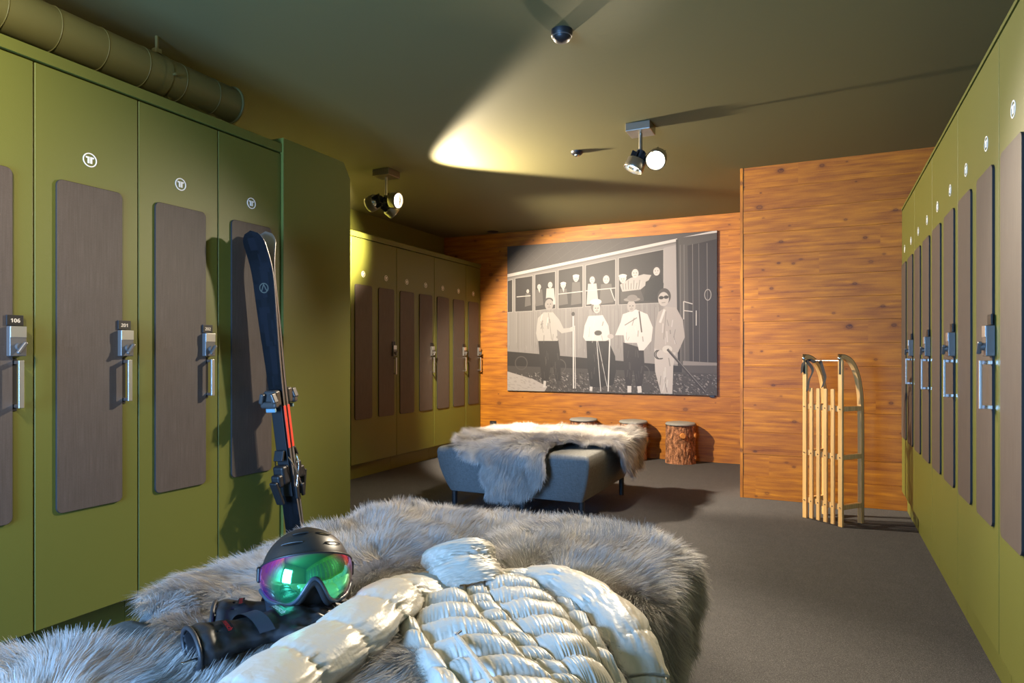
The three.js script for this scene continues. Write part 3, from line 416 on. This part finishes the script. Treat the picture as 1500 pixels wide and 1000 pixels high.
// ------------------------------------------------------------------ sledge
{
  const t = thing('wooden_sledge', 'slatted wooden sledge standing upright against the wooden partition', 'sledge', undefined, [0, 0, 0]);
  const O = V(-0.096, 0, -4.755), E = V(0.19, 0, 0.152), len = E.length(), ax = E.clone().normalize(), nb = V(ax.z, 0, -ax.x); // nb: towards the runners
  const place = new THREE.Matrix4().makeBasis(ax, V(0, 1, 0), V(-nb.x, 0, -nb.z)).setPosition(O); t.applyMatrix4(place); // local x across, y up, -z to the runners
  const W = len + 0.02, hgt = 1.06;
  const ashG = (g) => { const p = g.attributes.position, uv = g.attributes.uv; for (let i = 0; i < p.count; i++) uv.setXY(i, (p.getX(i) + p.getZ(i)) * 2, p.getY(i)); return g; };
  for (const x of [0, W]) mesh('side_rail', ashG(at(rbox(0.03, hgt - 0.02, 0.018, 0.003), x, hgt / 2 - 0.01, 0)), M.ash, t);
  for (let k = 0; k < 4; k++) mesh('seat_slat', ashG(at(rbox(0.026, 0.845, 0.013, 0.003), W * (k + 1) / 5, 0.43, 0.006)), M.ash, t);
  for (const y of [0.12, 0.43, 0.73]) { mesh('cross_bar', ashG(at(rbox(W, 0.036, 0.02, 0.003), W / 2, y, -0.012)), M.ash, t); for (const x of [0, W]) mesh('runner_post', ashG(at(rbox(0.026, 0.03, 0.17, 0.003), x, y, -0.095)), M.ash, t); for (let k = 0; k < 6; k++) mesh('screw', cyl(V(W * k / 5, y, 0.008), V(W * k / 5, y, 0.0145), 0.004, 0.004, 8), M.steel, t); }
  for (const x of [0, W]) {
    const path = [V(x, 0.005, -0.185), V(x, 0.4, -0.185), V(x, 0.7, -0.183), V(x, 0.84, -0.172), V(x, 0.95, -0.14), V(x, 1.02, -0.09), V(x, 1.05, -0.03), V(x, 1.055, 0.012)], cv = new THREE.CatmullRomCurve3(path), sh = new THREE.Shape(); sh.moveTo(-0.013, -0.015); sh.lineTo(0.013, -0.015); sh.lineTo(0.013, 0.015); sh.lineTo(-0.013, 0.015); sh.closePath();
    const strip = (w, d, off) => surf((u, v) => { const p = cv.getPoint(u), tg = cv.getTangent(u), nn = V(0, tg.z, -tg.y).normalize(); const q = [[-1, -1], [1, -1], [1, 1], [-1, 1], [-1, -1]][Math.round(v * 4)]; return { x: p.x + q[0] * w / 2, y: p.y + nn.y * (off + q[1] * d / 2), z: p.z + nn.z * (off + q[1] * d / 2), u: q[0] * 0.05 + q[1] * 0.05, v: u * 1.4 }; }, 60, 4).toNonIndexed();
    const r = strip(0.026, 0.024, 0); r.computeVertexNormals(); mesh('runner', r, M.ash, t); const s = strip(0.026, 0.004, 0.014); s.computeVertexNormals(); mesh('runner_iron', s, std({ color: lin(0.1, 0.09, 0.08), roughness: 0.4, metalness: 0.7 }), t);
    mesh('rod_end', at(new THREE.SphereGeometry(0.014, 14, 10), x, 1.045, 0.012), M.steel, t); mesh('rail_bracket', at(rbox(0.012, 0.09, 0.004, 0.001), x, 0.99, 0.011), M.black, t);
  }
  mesh('steel_rod', cyl(V(0, 1.03, 0.004), V(W, 1.03, 0.004), 0.005), M.steel, t);
  const strap = (pts) => surf((u, v) => { const c = new THREE.CatmullRomCurve3(pts), p = c.getPoint(u); return { x: p.x + (v - 0.5) * 0.028, y: p.y + (v - 0.5) * 0.012, z: p.z + 0.006 + (v - 0.5) * 0.01 }; }, 30, 2);
  const sm = std({ color: lin(0.02, 0.018, 0.018), roughness: 0.8, side: THREE.DoubleSide });
  mesh('pull_strap', merge([strap([V(-0.005, 0.95, 0.02), V(0.01, 1.02, 0.024), V(0.05, 1.035, 0.014), V(0.09, 1.02, 0.012), V(0.12, 1.035, 0.006)]), strap([V(0.03, 1.03, 0.02), V(0.07, 0.97, 0.01), V(0.04, 0.9, 0.008), V(0.03, 0.83, 0.012)]), strap([V(0.12, 1.03, 0.0), V(0.14, 0.96, -0.004), V(0.15, 0.92, -0.006), V(0.13, 0.86, -0.006)])]), sm, t).userData.label = 'black pull strap';
}

// ------------------------------------------------------------------ skis
{
  const t = thing('skis', 'pair of black alpine skis with red bindings area leaning against the locker door', 'skis', undefined);
  const a = V(-2.265, 0, -2.46), b = V(-2.3, 1.578, -2.235), y = b.clone().sub(a).normalize(), z0 = V(0.12, 0, 1), x = y.clone().cross(z0).normalize(), z = x.clone().cross(y); t.applyMatrix4(new THREE.Matrix4().makeBasis(x, y, z).setPosition(a));
  const L = 1.64, TS = canvasTex(64, 1024, (c, w, h) => { c.fillStyle = '#0b0c10'; c.fillRect(0, 0, w, h); const r = rng(5); for (let i = 0; i < 60; i++) { c.fillStyle = ['#14161d', '#101218', '#1b1d26'][i % 3]; c.fillRect(r() * w, r() * h, 6 + r() * 30, 20 + r() * 70); } c.strokeStyle = '#77786a'; c.lineWidth = 3; c.beginPath(); c.arc(32, 160, 13, 0, 7); c.stroke(); c.beginPath(); c.moveTo(24, 168); c.lineTo(32, 150); c.lineTo(40, 168); c.stroke(); });
  const topM = phy({ map: TS, color: lin(0.6, 0.55, 0.5), roughness: 0.55, specularIntensity: 0.35 }), edgeM = std({ color: lin(0.45, 0.43, 0.4), roughness: 0.3, metalness: 0.8 }), sideM = std({ color: lin(0.12, 0.11, 0.11), roughness: 0.5 }), redM = std({ color: lin(0.75, 0.06, 0.03), roughness: 0.5 });
  const wid = (v) => v > 0.96 ? 0.058 * Math.sqrt(Math.max(0, 1 - ((v - 0.96) / 0.04) ** 2)) + 0.0005 : (v < 0.015 ? 0.046 * Math.sqrt(clamp(v / 0.015)) + 0.001 : mix(mix(0.048, 0.036, smooth(0, 0.45, v)), 0.058, smooth(0.5, 0.93, v)));
  const off = (v) => 0.0015 + 0.006 * Math.sin(Math.PI * clamp(v / 0.86)) + 0.05 * smooth(0.84, 1.02, v) ** 1.6 + 0.012 * smooth(0.03, 0, v); const th = (v) => mix(0.005, 0.012, smooth(0, 0.3, v) * smooth(1, 0.7, v));
  for (const s of [1, -1]) {
    const prt = (zf0, zf1, sc, uvs) => { const g = surf((u, v) => { const c = [[-1, 0], [1, 0], [1, 1], [-1, 1], [-1, 0]][Math.round(v * 4)]; const zz = s * (off(u) + mix(zf0(u), zf1(u), c[1])); return { x: c[0] * wid(u) * sc, y: u * L, z: zz, u: c[0] * 0.5 + 0.5, v: u }; }, 120, 4); const q = (s > 0 ? g : flipped(g)).toNonIndexed(); q.computeVertexNormals(); return q; };
    const ski = new THREE.Group(); ski.name = 'ski'; t.add(ski);
    mesh('base_edge', prt(() => 0, (u) => 0.0022, 1), edgeM, ski); mesh('core', prt(() => 0.0022, (u) => th(u) * 0.8, 0.992), sideM, ski); mesh('top_sheet', prt((u) => th(u) * 0.8, (u) => th(u), 0.985), topM, ski);
    const red = at(rbox(0.003, 0.2, 0.016, 0.001), 0.036, 0.74, s * 0.0135); mesh('red_side_strip', red, redM, ski);
    const bz = 0.02; // bindings
    mesh('binding_plate', at(rbox(0.06, 0.5, 0.012, 0.003), 0, 0.66, s * (bz + 0.002)), M.black, ski);
    mesh('toe_piece', merge([at(rbox(0.07, 0.075, 0.04, 0.012, 3), 0, 0.88, s * (bz + 0.025)), at(rbox(0.085, 0.03, 0.03, 0.01, 3), 0, 0.855, s * (bz + 0.05)), at(rbox(0.022, 0.05, 0.032, 0.008, 2), 0.03, 0.885, s * (bz + 0.055), 0, 0, 0.3), at(rbox(0.022, 0.05, 0.032, 0.008, 2), -0.03, 0.885, s * (bz + 0.055), 0, 0, -0.3)]), std({ color: lin(0.09, 0.085, 0.08), roughness: 0.3, metalness: 0.3 }), ski);
    mesh('toe_accent', at(rbox(0.05, 0.018, 0.012, 0.003), 0, 0.828, s * (bz + 0.045)), std({ color: lin(0.2, 0.35, 0.42), roughness: 0.4 }), ski);
    mesh('heel_piece', merge([at(rbox(0.062, 0.09, 0.05, 0.014, 3), 0, 0.52, s * (bz + 0.028)), at(rbox(0.05, 0.06, 0.035, 0.012, 3), 0, 0.5, s * (bz + 0.062)), at(rbox(0.04, 0.12, 0.018, 0.007, 2), 0, 0.445, s * (bz + 0.075), s * 0.3)]), M.black, ski);
    for (const e of [1, -1]) mesh('brake_arm', tube([V(e * 0.034, 0.6, s * 0.03), V(e * 0.05, 0.56, s * 0.02), V(e * 0.052, 0.5, s * -0.002), V(e * 0.052, 0.455, s * -0.02)], 0.0035, 20, 6), M.chrome, ski); 
    for (const e of [1, -1]) mesh('brake_pad', at(rbox(0.014, 0.06, 0.02, 0.005, 2), e * 0.054, 0.43, s * -0.022), M.black, ski);
    mesh('brake_pedal', at(rbox(0.05, 0.05, 0.012, 0.004), 0, 0.61, s * (bz + 0.03), s * -0.4), M.black, ski);
  }
}

// ------------------------------------------------------------------ jacket
const crinkle = dataTex(256, 256, (u, v) => { const n = 128 + 110 * (Math.abs(fbm(u * 10, v * 10, 2)) * 2 - 0.5) + 30 * noise(u * 60, v * 14); return [n, n, n]; }, false, [5, 5]);
M.nylon = phy({ color: lin(0.66, 0.61, 0.52), roughness: 0.4, sheen: 0.3, sheenColor: lin(1, 1, 1), sheenRoughness: 0.4, bumpMap: crinkle, bumpScale: 0.0014, side: THREE.DoubleSide });
M.zip = std({ color: lin(0.1, 0.12, 0.15), roughness: 0.4, metalness: 0.4 });
{
  const t = thing('puffer_jacket', 'cream quilted puffer jacket spread out on the sheepskin', 'jacket');
  const rail = (a) => new THREE.CatmullRomCurve3(a.map(([x, z]) => V(x, 0, z)));
  const RL = rail([[-0.905, -1.36], [-0.86, -1.24], [-0.81, -1.16], [-0.745, -1.09], [-0.665, -1.02], [-0.58, -0.94], [-0.49, -0.85]]), RC = rail([[-0.77, -1.42], [-0.71, -1.34], [-0.64, -1.265], [-0.545, -1.18], [-0.445, -1.1], [-0.355, -1.04], [-0.26, -0.97]]), RR = rail([[-0.61, -1.54], [-0.545, -1.47], [-0.475, -1.385], [-0.415, -1.295], [-0.355, -1.21], [-0.285, -1.13], [-0.2, -1.05]]);
  const puff = (v, p) => Math.pow(Math.abs(Math.sin(Math.PI * v)), p);
  function body(s, q) { // q in -1..1 across, from one side seam over the zip to the other
    const l = RL.getPoint(s), c = RC.getPoint(s), r = RR.getPoint(s), p = q < 0 ? c.clone().lerp(l, -q) : c.clone().lerp(r, q), a = Math.abs(q), rows = 7.5;
    const ph = s * rows + (q < 0 ? 0.1 * a : -0.25 * a) + 0.06 * noise(s * 9, q * 5, 3), edge = puff(clamp((a - 0.13) / 0.66), 0.35) * (a > 0.13 && a < 0.79 ? 1 : 0), side = puff(clamp((a - 0.79) / 0.25), 0.4) * (a >= 0.79 ? 1 : 0), plk = puff(clamp((q + 0.13) / 0.26), 0.4) * (a <= 0.13 ? 1 : 0);
    const seamNear = 1 - puff(ph, 0.7), wr = 0.009 * Math.abs(noise(q * 23 + s * 8, s * 7, 1)) * (0.25 + seamNear) + 0.004 * noise(q * 4, s * 9, 6);
    const up = 0.027 * puff(ph, 0.55) * edge + (0.014 + 0.012 * puff(ph + 0.5, 0.55)) * side + 0.013 * puff(ph * 1.6, 0.45) * plk + wr + 0.022 * (1 - q * q);
    const fall = 0.06 * smooth(-0.42, -0.25, p.x) * smooth(-1.35, -1.1, p.z);
    return V(p.x, 0.49 + up - fall - 0.012 * smooth(0.93, 1, a), p.z);
  }
  const sub = (name, q0, q1, nv, label) => { const m = mesh(name, surf((u, v) => { const q = mix(q0, q1, v), p = body(u, q); return { x: p.x, y: p.y, z: p.z, u: u * 0.7, v: q * 0.25 }; }, 230, nv), M.nylon, t); if (label) m.userData.label = label; };
  sub('front_panel', -1, -0.13, 110, 'quilted front half'); sub('front_panel', 0.13, 1, 110, 'quilted front half'); sub('zip_placket', -0.13, 0.13, 40, 'narrow puffed zip cover');
  const hem = (q, sgn) => surf((u, v) => { const p = body(u, q); return { x: p.x + sgn * 0.012 * Math.sin(v * Math.PI) * 0.8, y: mix(p.y, 0.452, v), z: p.z - sgn * 0.006 * Math.sin(v * Math.PI) }; }, 150, 6);
  mesh('side_seam', hem(-1, -1), M.nylon, t); mesh('side_seam', hem(1, 1), M.nylon, t);
  const zl = []; for (let k = 0; k <= 24; k++) zl.push(body(0.6 + k / 24 * 0.3, -0.62 - k / 24 * 0.05)); zl.forEach((p) => { p.y = Math.max(p.y + 0.004, 0.535); }); mesh('pocket_zip', tube(zl, 0.0045, 50, 6), M.zip, t);
  const lip = (o) => { const a = zl.map((p) => p.clone().add(V(o, 0.002, o * 0.8))); return tube(a, 0.005, 50, 6); }; mesh('pocket_welt', merge([lip(0.008), lip(-0.008)]), M.nylon, t); mesh('zip_pull', at(rbox(0.004, 0.003, 0.022, 0.001), zl[0].x, zl[0].y + 0.006, zl[0].z - 0.006), M.zip, t);
  // sleeves and collar: flattened tubes with puffed rows
  const sleeve = (name, pts, rad, rows, seed, label, flat = 0.6) => {
    const cv = new THREE.CatmullRomCurve3(pts.map((p) => V(...p)));
    const m = mesh(name, surf((u, v) => { const p = cv.getPoint(u), tg = cv.getTangent(u), sd = V(-tg.z, 0, tg.x).normalize(), upv = sd.clone().cross(tg).multiplyScalar(-1).normalize(); if (upv.y < 0 && Math.abs(tg.y) < 0.7) upv.negate();
      const a = v * Math.PI * 2, ph = u * rows + 0.12 * Math.sin(a + seed), R = mix(rad[0], rad[1], u) * (0.84 + 0.2 * puff(ph, 0.55)) + 0.017 * Math.abs(noise(Math.cos(a) * 6 + seed, Math.sin(a) * 6, u * 13)) * (1.25 - puff(ph, 0.8)) + 0.007 * noise(Math.cos(a) * 1.6, Math.sin(a) * 1.6 + seed, u * 7);
      p.addScaledVector(sd, Math.cos(a) * R).addScaledVector(upv, Math.sin(a) * R * flat); return { x: p.x, y: p.y, z: p.z, u: u * 0.5, v: v * 0.35 }; }, 200, 72), M.nylon, t); if (label) m.userData.label = label;
  };
  sleeve('sleeve', [[-0.84, 0.5, -1.36], [-0.865, 0.515, -1.26], [-0.85, 0.52, -1.14], [-0.83, 0.515, -1.01], [-0.83, 0.515, -0.88], [-0.815, 0.51, -0.76], [-0.8, 0.5, -0.66]], [0.075, 0.08], 6, 1.3, 'quilted sleeve towards the gloves', 0.5);
  sleeve('sleeve', [[-0.68, 0.49, -1.53], [-0.6, 0.505, -1.525], [-0.5, 0.508, -1.46], [-0.41, 0.5, -1.385], [-0.345, 0.475, -1.31], [-0.305, 0.42, -1.25], [-0.29, 0.33, -1.21], [-0.285, 0.22, -1.19]], [0.058, 0.05], 5.5, 4.1, 'quilted sleeve hanging over the bench edge', 0.62);
  sleeve('collar', [[-0.745, 0.5, -1.385], [-0.775, 0.525, -1.41], [-0.805, 0.548, -1.435], [-0.83, 0.565, -1.455]], [0.083, 0.092], 1.6, 7.7, 'stand-up collar', 0.5);
  sleeve('shoulder_yoke', [[-0.9, 0.49, -1.37], [-0.82, 0.5, -1.41], [-0.74, 0.5, -1.465], [-0.64, 0.495, -1.525]], [0.042, 0.042], 3, 2.2, undefined, 0.7);
}

// ------------------------------------------------------------------ helmet
{
  const t = thing('ski_helmet', 'black ski helmet with a mirrored rainbow visor on the sheepskin', 'helmet', undefined, [-1.03, 0.582, -1.135]); t.rotation.set(-0.17, 51 * Math.PI / 180, -0.06, 'YXZ');
  const A = 0.094, Bv = 0.096, C = 0.108, d2r = Math.PI / 180;
  const E = (az, el, k) => { const a = az * d2r, e = el * d2r; return V(Math.sin(a) * Math.cos(e) * A * k, Math.sin(e) * Bv * k, Math.cos(a) * Math.cos(e) * C * k); };
  const topE = (az) => 4 + 27 * Math.pow(Math.max(0, Math.cos(az * d2r * 0.95)), 0.7), lowE = (az) => -25 + 27 * Math.exp(-((az / 15) ** 2)) - 5 * Math.exp(-(((Math.abs(az) - 40) / 20) ** 2)) + 10 * smooth(62, 88, Math.abs(az));
  const shellM = phy({ color: lin(0.022, 0.021, 0.02), roughness: 0.38, clearcoat: 0.15, clearcoatRoughness: 0.4, side: THREE.DoubleSide });
  mesh('shell', surf((u, v) => { const az = -180 + 360 * u, aa = Math.abs(az), lo = aa < 82 ? topE(az) - 4 : mix(topE(82) - 4, -34, smooth(82, 100, aa)); const el = mix(lo, 90, v); const ridge = 1 + 0.02 * smooth(40, 70, el) * (0.5 + 0.5 * Math.cos(az * d2r * 2)); return E(az, el, ridge); }, 96, 40), shellM, t);
  mesh('liner', at(new THREE.SphereGeometry(1, 40, 28), 0, 0, 0).scale(A * 0.93, Bv * 0.93, C * 0.93), M.blackMatte, t);
  const vis = surf((u, v) => { const az = -86 + 172 * u, el = mix(lowE(az), topE(az), v); return E(az, el, 1.045); }, 120, 40);
  { // coating: green in the middle, magenta and violet towards the rim
    const p = vis.attributes.position, col = new Float32Array(p.count * 3); let i = 0; const cA = lin(0.1, 0.85, 0.32), cB = lin(0.8, 0.1, 0.6), cC = lin(0.3, 0.16, 0.85), c = new THREE.Color();
    for (let a = 0; a <= 120; a++) for (let b = 0; b <= 40; b++, i++) { const u = a / 120 * 2 - 1, v = b / 40, q = Math.hypot(u * 0.95, (v - 0.4) * 1.1); c.copy(cA).lerp(cB, smooth(0.5, 0.82, q)); if (v < 0.35) c.lerp(cC, smooth(0.6, 1, Math.abs(u)) * 0.8); c.toArray(col, i * 3); }
    vis.setAttribute('color', new THREE.BufferAttribute(col, 3));
  }
  mesh('visor', vis, phy({ color: 0xffffff, vertexColors: true, metalness: 0.9, roughness: 0.06, clearcoat: 0.6, clearcoatRoughness: 0.03, side: THREE.DoubleSide }), t).userData.label = 'mirrored green and magenta visor';
  const rimPts = []; for (let k = 0; k <= 60; k++) { const az = -86 + 172 * k / 60; rimPts.push(E(az, lowE(az) - 1, 1.045)); } mesh('visor_rim', tube(rimPts, 0.0048, 160, 8), phy({ color: lin(0.03, 0.05, 0.07), roughness: 0.35, clearcoat: 0.3 }), t);
  const nosePts = []; for (let k = 0; k <= 30; k++) { const az = -26 + 52 * k / 30; nosePts.push(E(az, lowE(az) - 6, 1.01)); } mesh('nose_foam', tube(nosePts, 0.008, 80, 8), M.blackMatte, t);
  const topPts = []; for (let k = 0; k <= 40; k++) { const az = -84 + 168 * k / 40; topPts.push(E(az, topE(az), 1.04)); } mesh('visor_hinge_band', tube(topPts, 0.0028, 120, 6), M.black, t);
  const ventM = std({ color: lin(0.006, 0.006, 0.007), roughness: 0.25 });
  for (const [a0, a1, el, tl, h] of [[-58, -18, 45, 3, 4.2], [-50, -8, 62, 3, 3.6], [22, 58, 42, -3, 4.2], [14, 52, 60, -4, 3.6]]) {
    const g = surf((u, v) => { const w = Math.sqrt(clamp(Math.sin(u * Math.PI))) * h; return E(mix(a0, a1, u), el + tl * (u - 0.5) * 2 + (v - 0.5) * w, 1.012 + 0.02 * smooth(40, 70, el)); }, 30, 6); mesh('vent', g, ventM, t);
    const rim = []; for (let k = 0; k <= 40; k++) { const u = k / 40; rim.push(E(mix(a0, a1, u), el + tl * (u - 0.5) * 2 + 0.5 * Math.sqrt(clamp(Math.sin(u * Math.PI))) * h, 1.012 + 0.02 * smooth(40, 70, el))); } mesh('vent_lip', tube(rim, 0.0014, 50, 5), shellM, t);
  }
  for (const s of [-1, 1]) { const p = E(s * 90, 2, 1.03); mesh('visor_pivot', at(rbox(0.012, 0.032, 0.022, 0.004, 2), p.x, p.y, p.z), M.black, t); }
}

// ------------------------------------------------------------------ gloves
function sdfMesh(f, half, res) {
  const mc = new MarchingCubes(res, M.black, false, false, 200000); mc.isolation = 0; const p = V(0, 0, 0);
  for (let k = 0; k < res; k++) for (let j = 0; j < res; j++) for (let i = 0; i < res; i++) { p.set((i / res * 2 - 1) * half, (j / res * 2 - 1) * half, (k / res * 2 - 1) * half); mc.field[i + j * res + k * res * res] = -f(p); }
  mc.update(); const n = mc.count, pos = new Float32Array(n * 3), uv = new Float32Array(n * 2); for (let i = 0; i < n * 3; i++) pos[i] = mc.positionArray[i] * half; for (let i = 0; i < n; i++) { uv[2 * i] = pos[3 * i]; uv[2 * i + 1] = pos[3 * i + 2]; }
  const g = new THREE.BufferGeometry(); g.setAttribute('position', new THREE.BufferAttribute(pos, 3)); g.setAttribute('normal', new THREE.BufferAttribute(mc.normalArray.slice(0, n * 3), 3)); g.setAttribute('uv', new THREE.BufferAttribute(uv, 2));
  const a = V(), b = V(), c = V(), e = V(); let s = 0; for (let i = 0; i < Math.min(n, 900); i += 3) { a.fromArray(pos, i * 3); b.fromArray(pos, i * 3 + 3); c.fromArray(pos, i * 3 + 6); e.copy(b).sub(a).cross(c.clone().sub(a)); const q = V().fromArray(mc.normalArray, i * 3); s += Math.sign(e.dot(q)); }
  if (s < 0) { const na = g.attributes.normal.array; for (let i = 0; i < na.length; i++) na[i] *= -1; }
  return g;
}
const cap = (p, a, b, ra, rb) => { const ab = b.clone().sub(a), h = clamp(p.clone().sub(a).dot(ab) / ab.lengthSq()); return p.distanceTo(a.clone().addScaledVector(ab, h)) - mix(ra, rb, h); };
const smin = (a, b, k) => { const h = clamp(0.5 + 0.5 * (b - a) / k); return mix(b, a, h) - k * h * (1 - h); };
const gloveGeo = (() => { // x: from cuff (-) to fingertips (+), y up, z across
  const fingers = [[-0.036, 0.115, 0.0125], [-0.012, 0.128, 0.0135], [0.013, 0.12, 0.013], [0.036, 0.1, 0.0115]];
  return sdfMesh((p) => {
    const q = V(p.x, p.y * 1.5, p.z * 0.78);
    let d = cap(q, V(-0.03, 0, 0), V(0.04, 0, 0), 0.036, 0.04); // hand
    d = smin(d, cap(V(p.x, p.y * 1.25, p.z * 0.8), V(-0.13, 0.004, 0), V(-0.06, 0.0, 0), 0.046, 0.034), 0.015); // gauntlet
    for (const [z, l, r] of fingers) d = smin(d, Math.min(cap(p, V(0.045, 0, z), V(0.045 + (l - 0.045) * 0.55, 0.004, z * 1.12), r * 1.15, r), cap(p, V(0.045 + (l - 0.045) * 0.55, 0.004, z * 1.12), V(l, -0.01, z * 1.15), r, r * 0.85)), 0.007);
    d = smin(d, Math.min(cap(p, V(0.0, -0.004, 0.04), V(0.035, -0.008, 0.066), 0.016, 0.014), cap(p, V(0.035, -0.008, 0.066), V(0.065, -0.012, 0.07), 0.014, 0.011)), 0.01);
    d = Math.max(d, -cap(V(p.x, p.y * 1.25, p.z * 0.8), V(-0.2, 0.004, 0), V(-0.12, 0.004, 0), 0.04, 0.036)); // open cuff
    return d + 0.0022 * noise(p.x * 60, p.y * 60, p.z * 60) + 0.0025 * Math.sin(p.x * 150) * smooth(-0.02, -0.06, p.x) * 0.5;
  }, 0.19, 92);
})();
const gloveM = std({ color: lin(0.03, 0.03, 0.034), roughness: 0.42, bumpMap: feltTex, bumpScale: 0.0008 });
function glove(label, pos, rot, prints) {
  const t = thing('ski_glove', label, 'glove', 'pair of black ski gloves', pos); t.rotation.set(...rot, 'YXZ'); mesh('glove_body', gloveGeo, gloveM, t);
  mesh('wrist_strap', surf((u, v) => { const a = mix(-1.25, 1.25, u); return { x: -0.05 + (v - 0.5) * 0.03 + 0.02 * u, y: Math.cos(a) * 0.034 + 0.002, z: Math.sin(a) * 0.051 }; }, 30, 4), std({ color: lin(0.045, 0.055, 0.075), roughness: 0.55, side: THREE.DoubleSide }), t).userData.label = 'dark blue wrist strap';
  mesh('cuff_hem', at(new THREE.TorusGeometry(0.038, 0.0045, 8, 40), 0, 0, 0).rotateY(Math.PI / 2).scale(1, 0.92, 1.42).translate(-0.153, 0.003, 0), gloveM, t);
  for (const [ink, px, ry, z0, z1, hh] of prints) {
    const tx = canvasTex(256, 72, (x, w, h) => { x.fillStyle = '#141416'; x.fillRect(0, 0, w, h); x.fillStyle = ink; x.font = 'bold 64px sans-serif'; x.textAlign = 'center'; x.textBaseline = 'middle'; x.fillText('reusch', w / 2, h / 2); });
    const g = surf((u, v) => { const z = mix(z0, z1, u); return { x: px + (0.5 - v) * -hh, y: Math.sqrt(Math.max(0, 1 - (z / 0.07) ** 2)) * ry + 0.0025, z, u, v }; }, 16, 3); mesh('logo_print', g, std({ map: tx, roughness: 0.5, side: THREE.DoubleSide }), t).userData.label = ink === '#d8d8da' ? 'white maker lettering' : 'red maker lettering';
  }
  mesh('zip_tag', at(rbox(0.03, 0.004, 0.007, 0.001), -0.165, -0.004, 0.035), M.chrome, t);
}
glove('black ski glove with white lettering across the back, tucked under the visor', [-0.99, 0.523, -0.998], [0, 1.16, 0.03], [['#d8d8da', 0.012, 0.0285, -0.032, 0.032, 0.019], ['#c81e22', -0.095, 0.0365, 0.0, 0.045, 0.014]]);
glove('black ski glove lying partly beneath the helmet, only its open cuff showing', [-1.045, 0.503, -1.105], [0, 0.74, 0.02], [['#c81e22', -0.1, 0.0365, -0.02, 0.02, 0.013]]);

renderer.render(scene, camera);
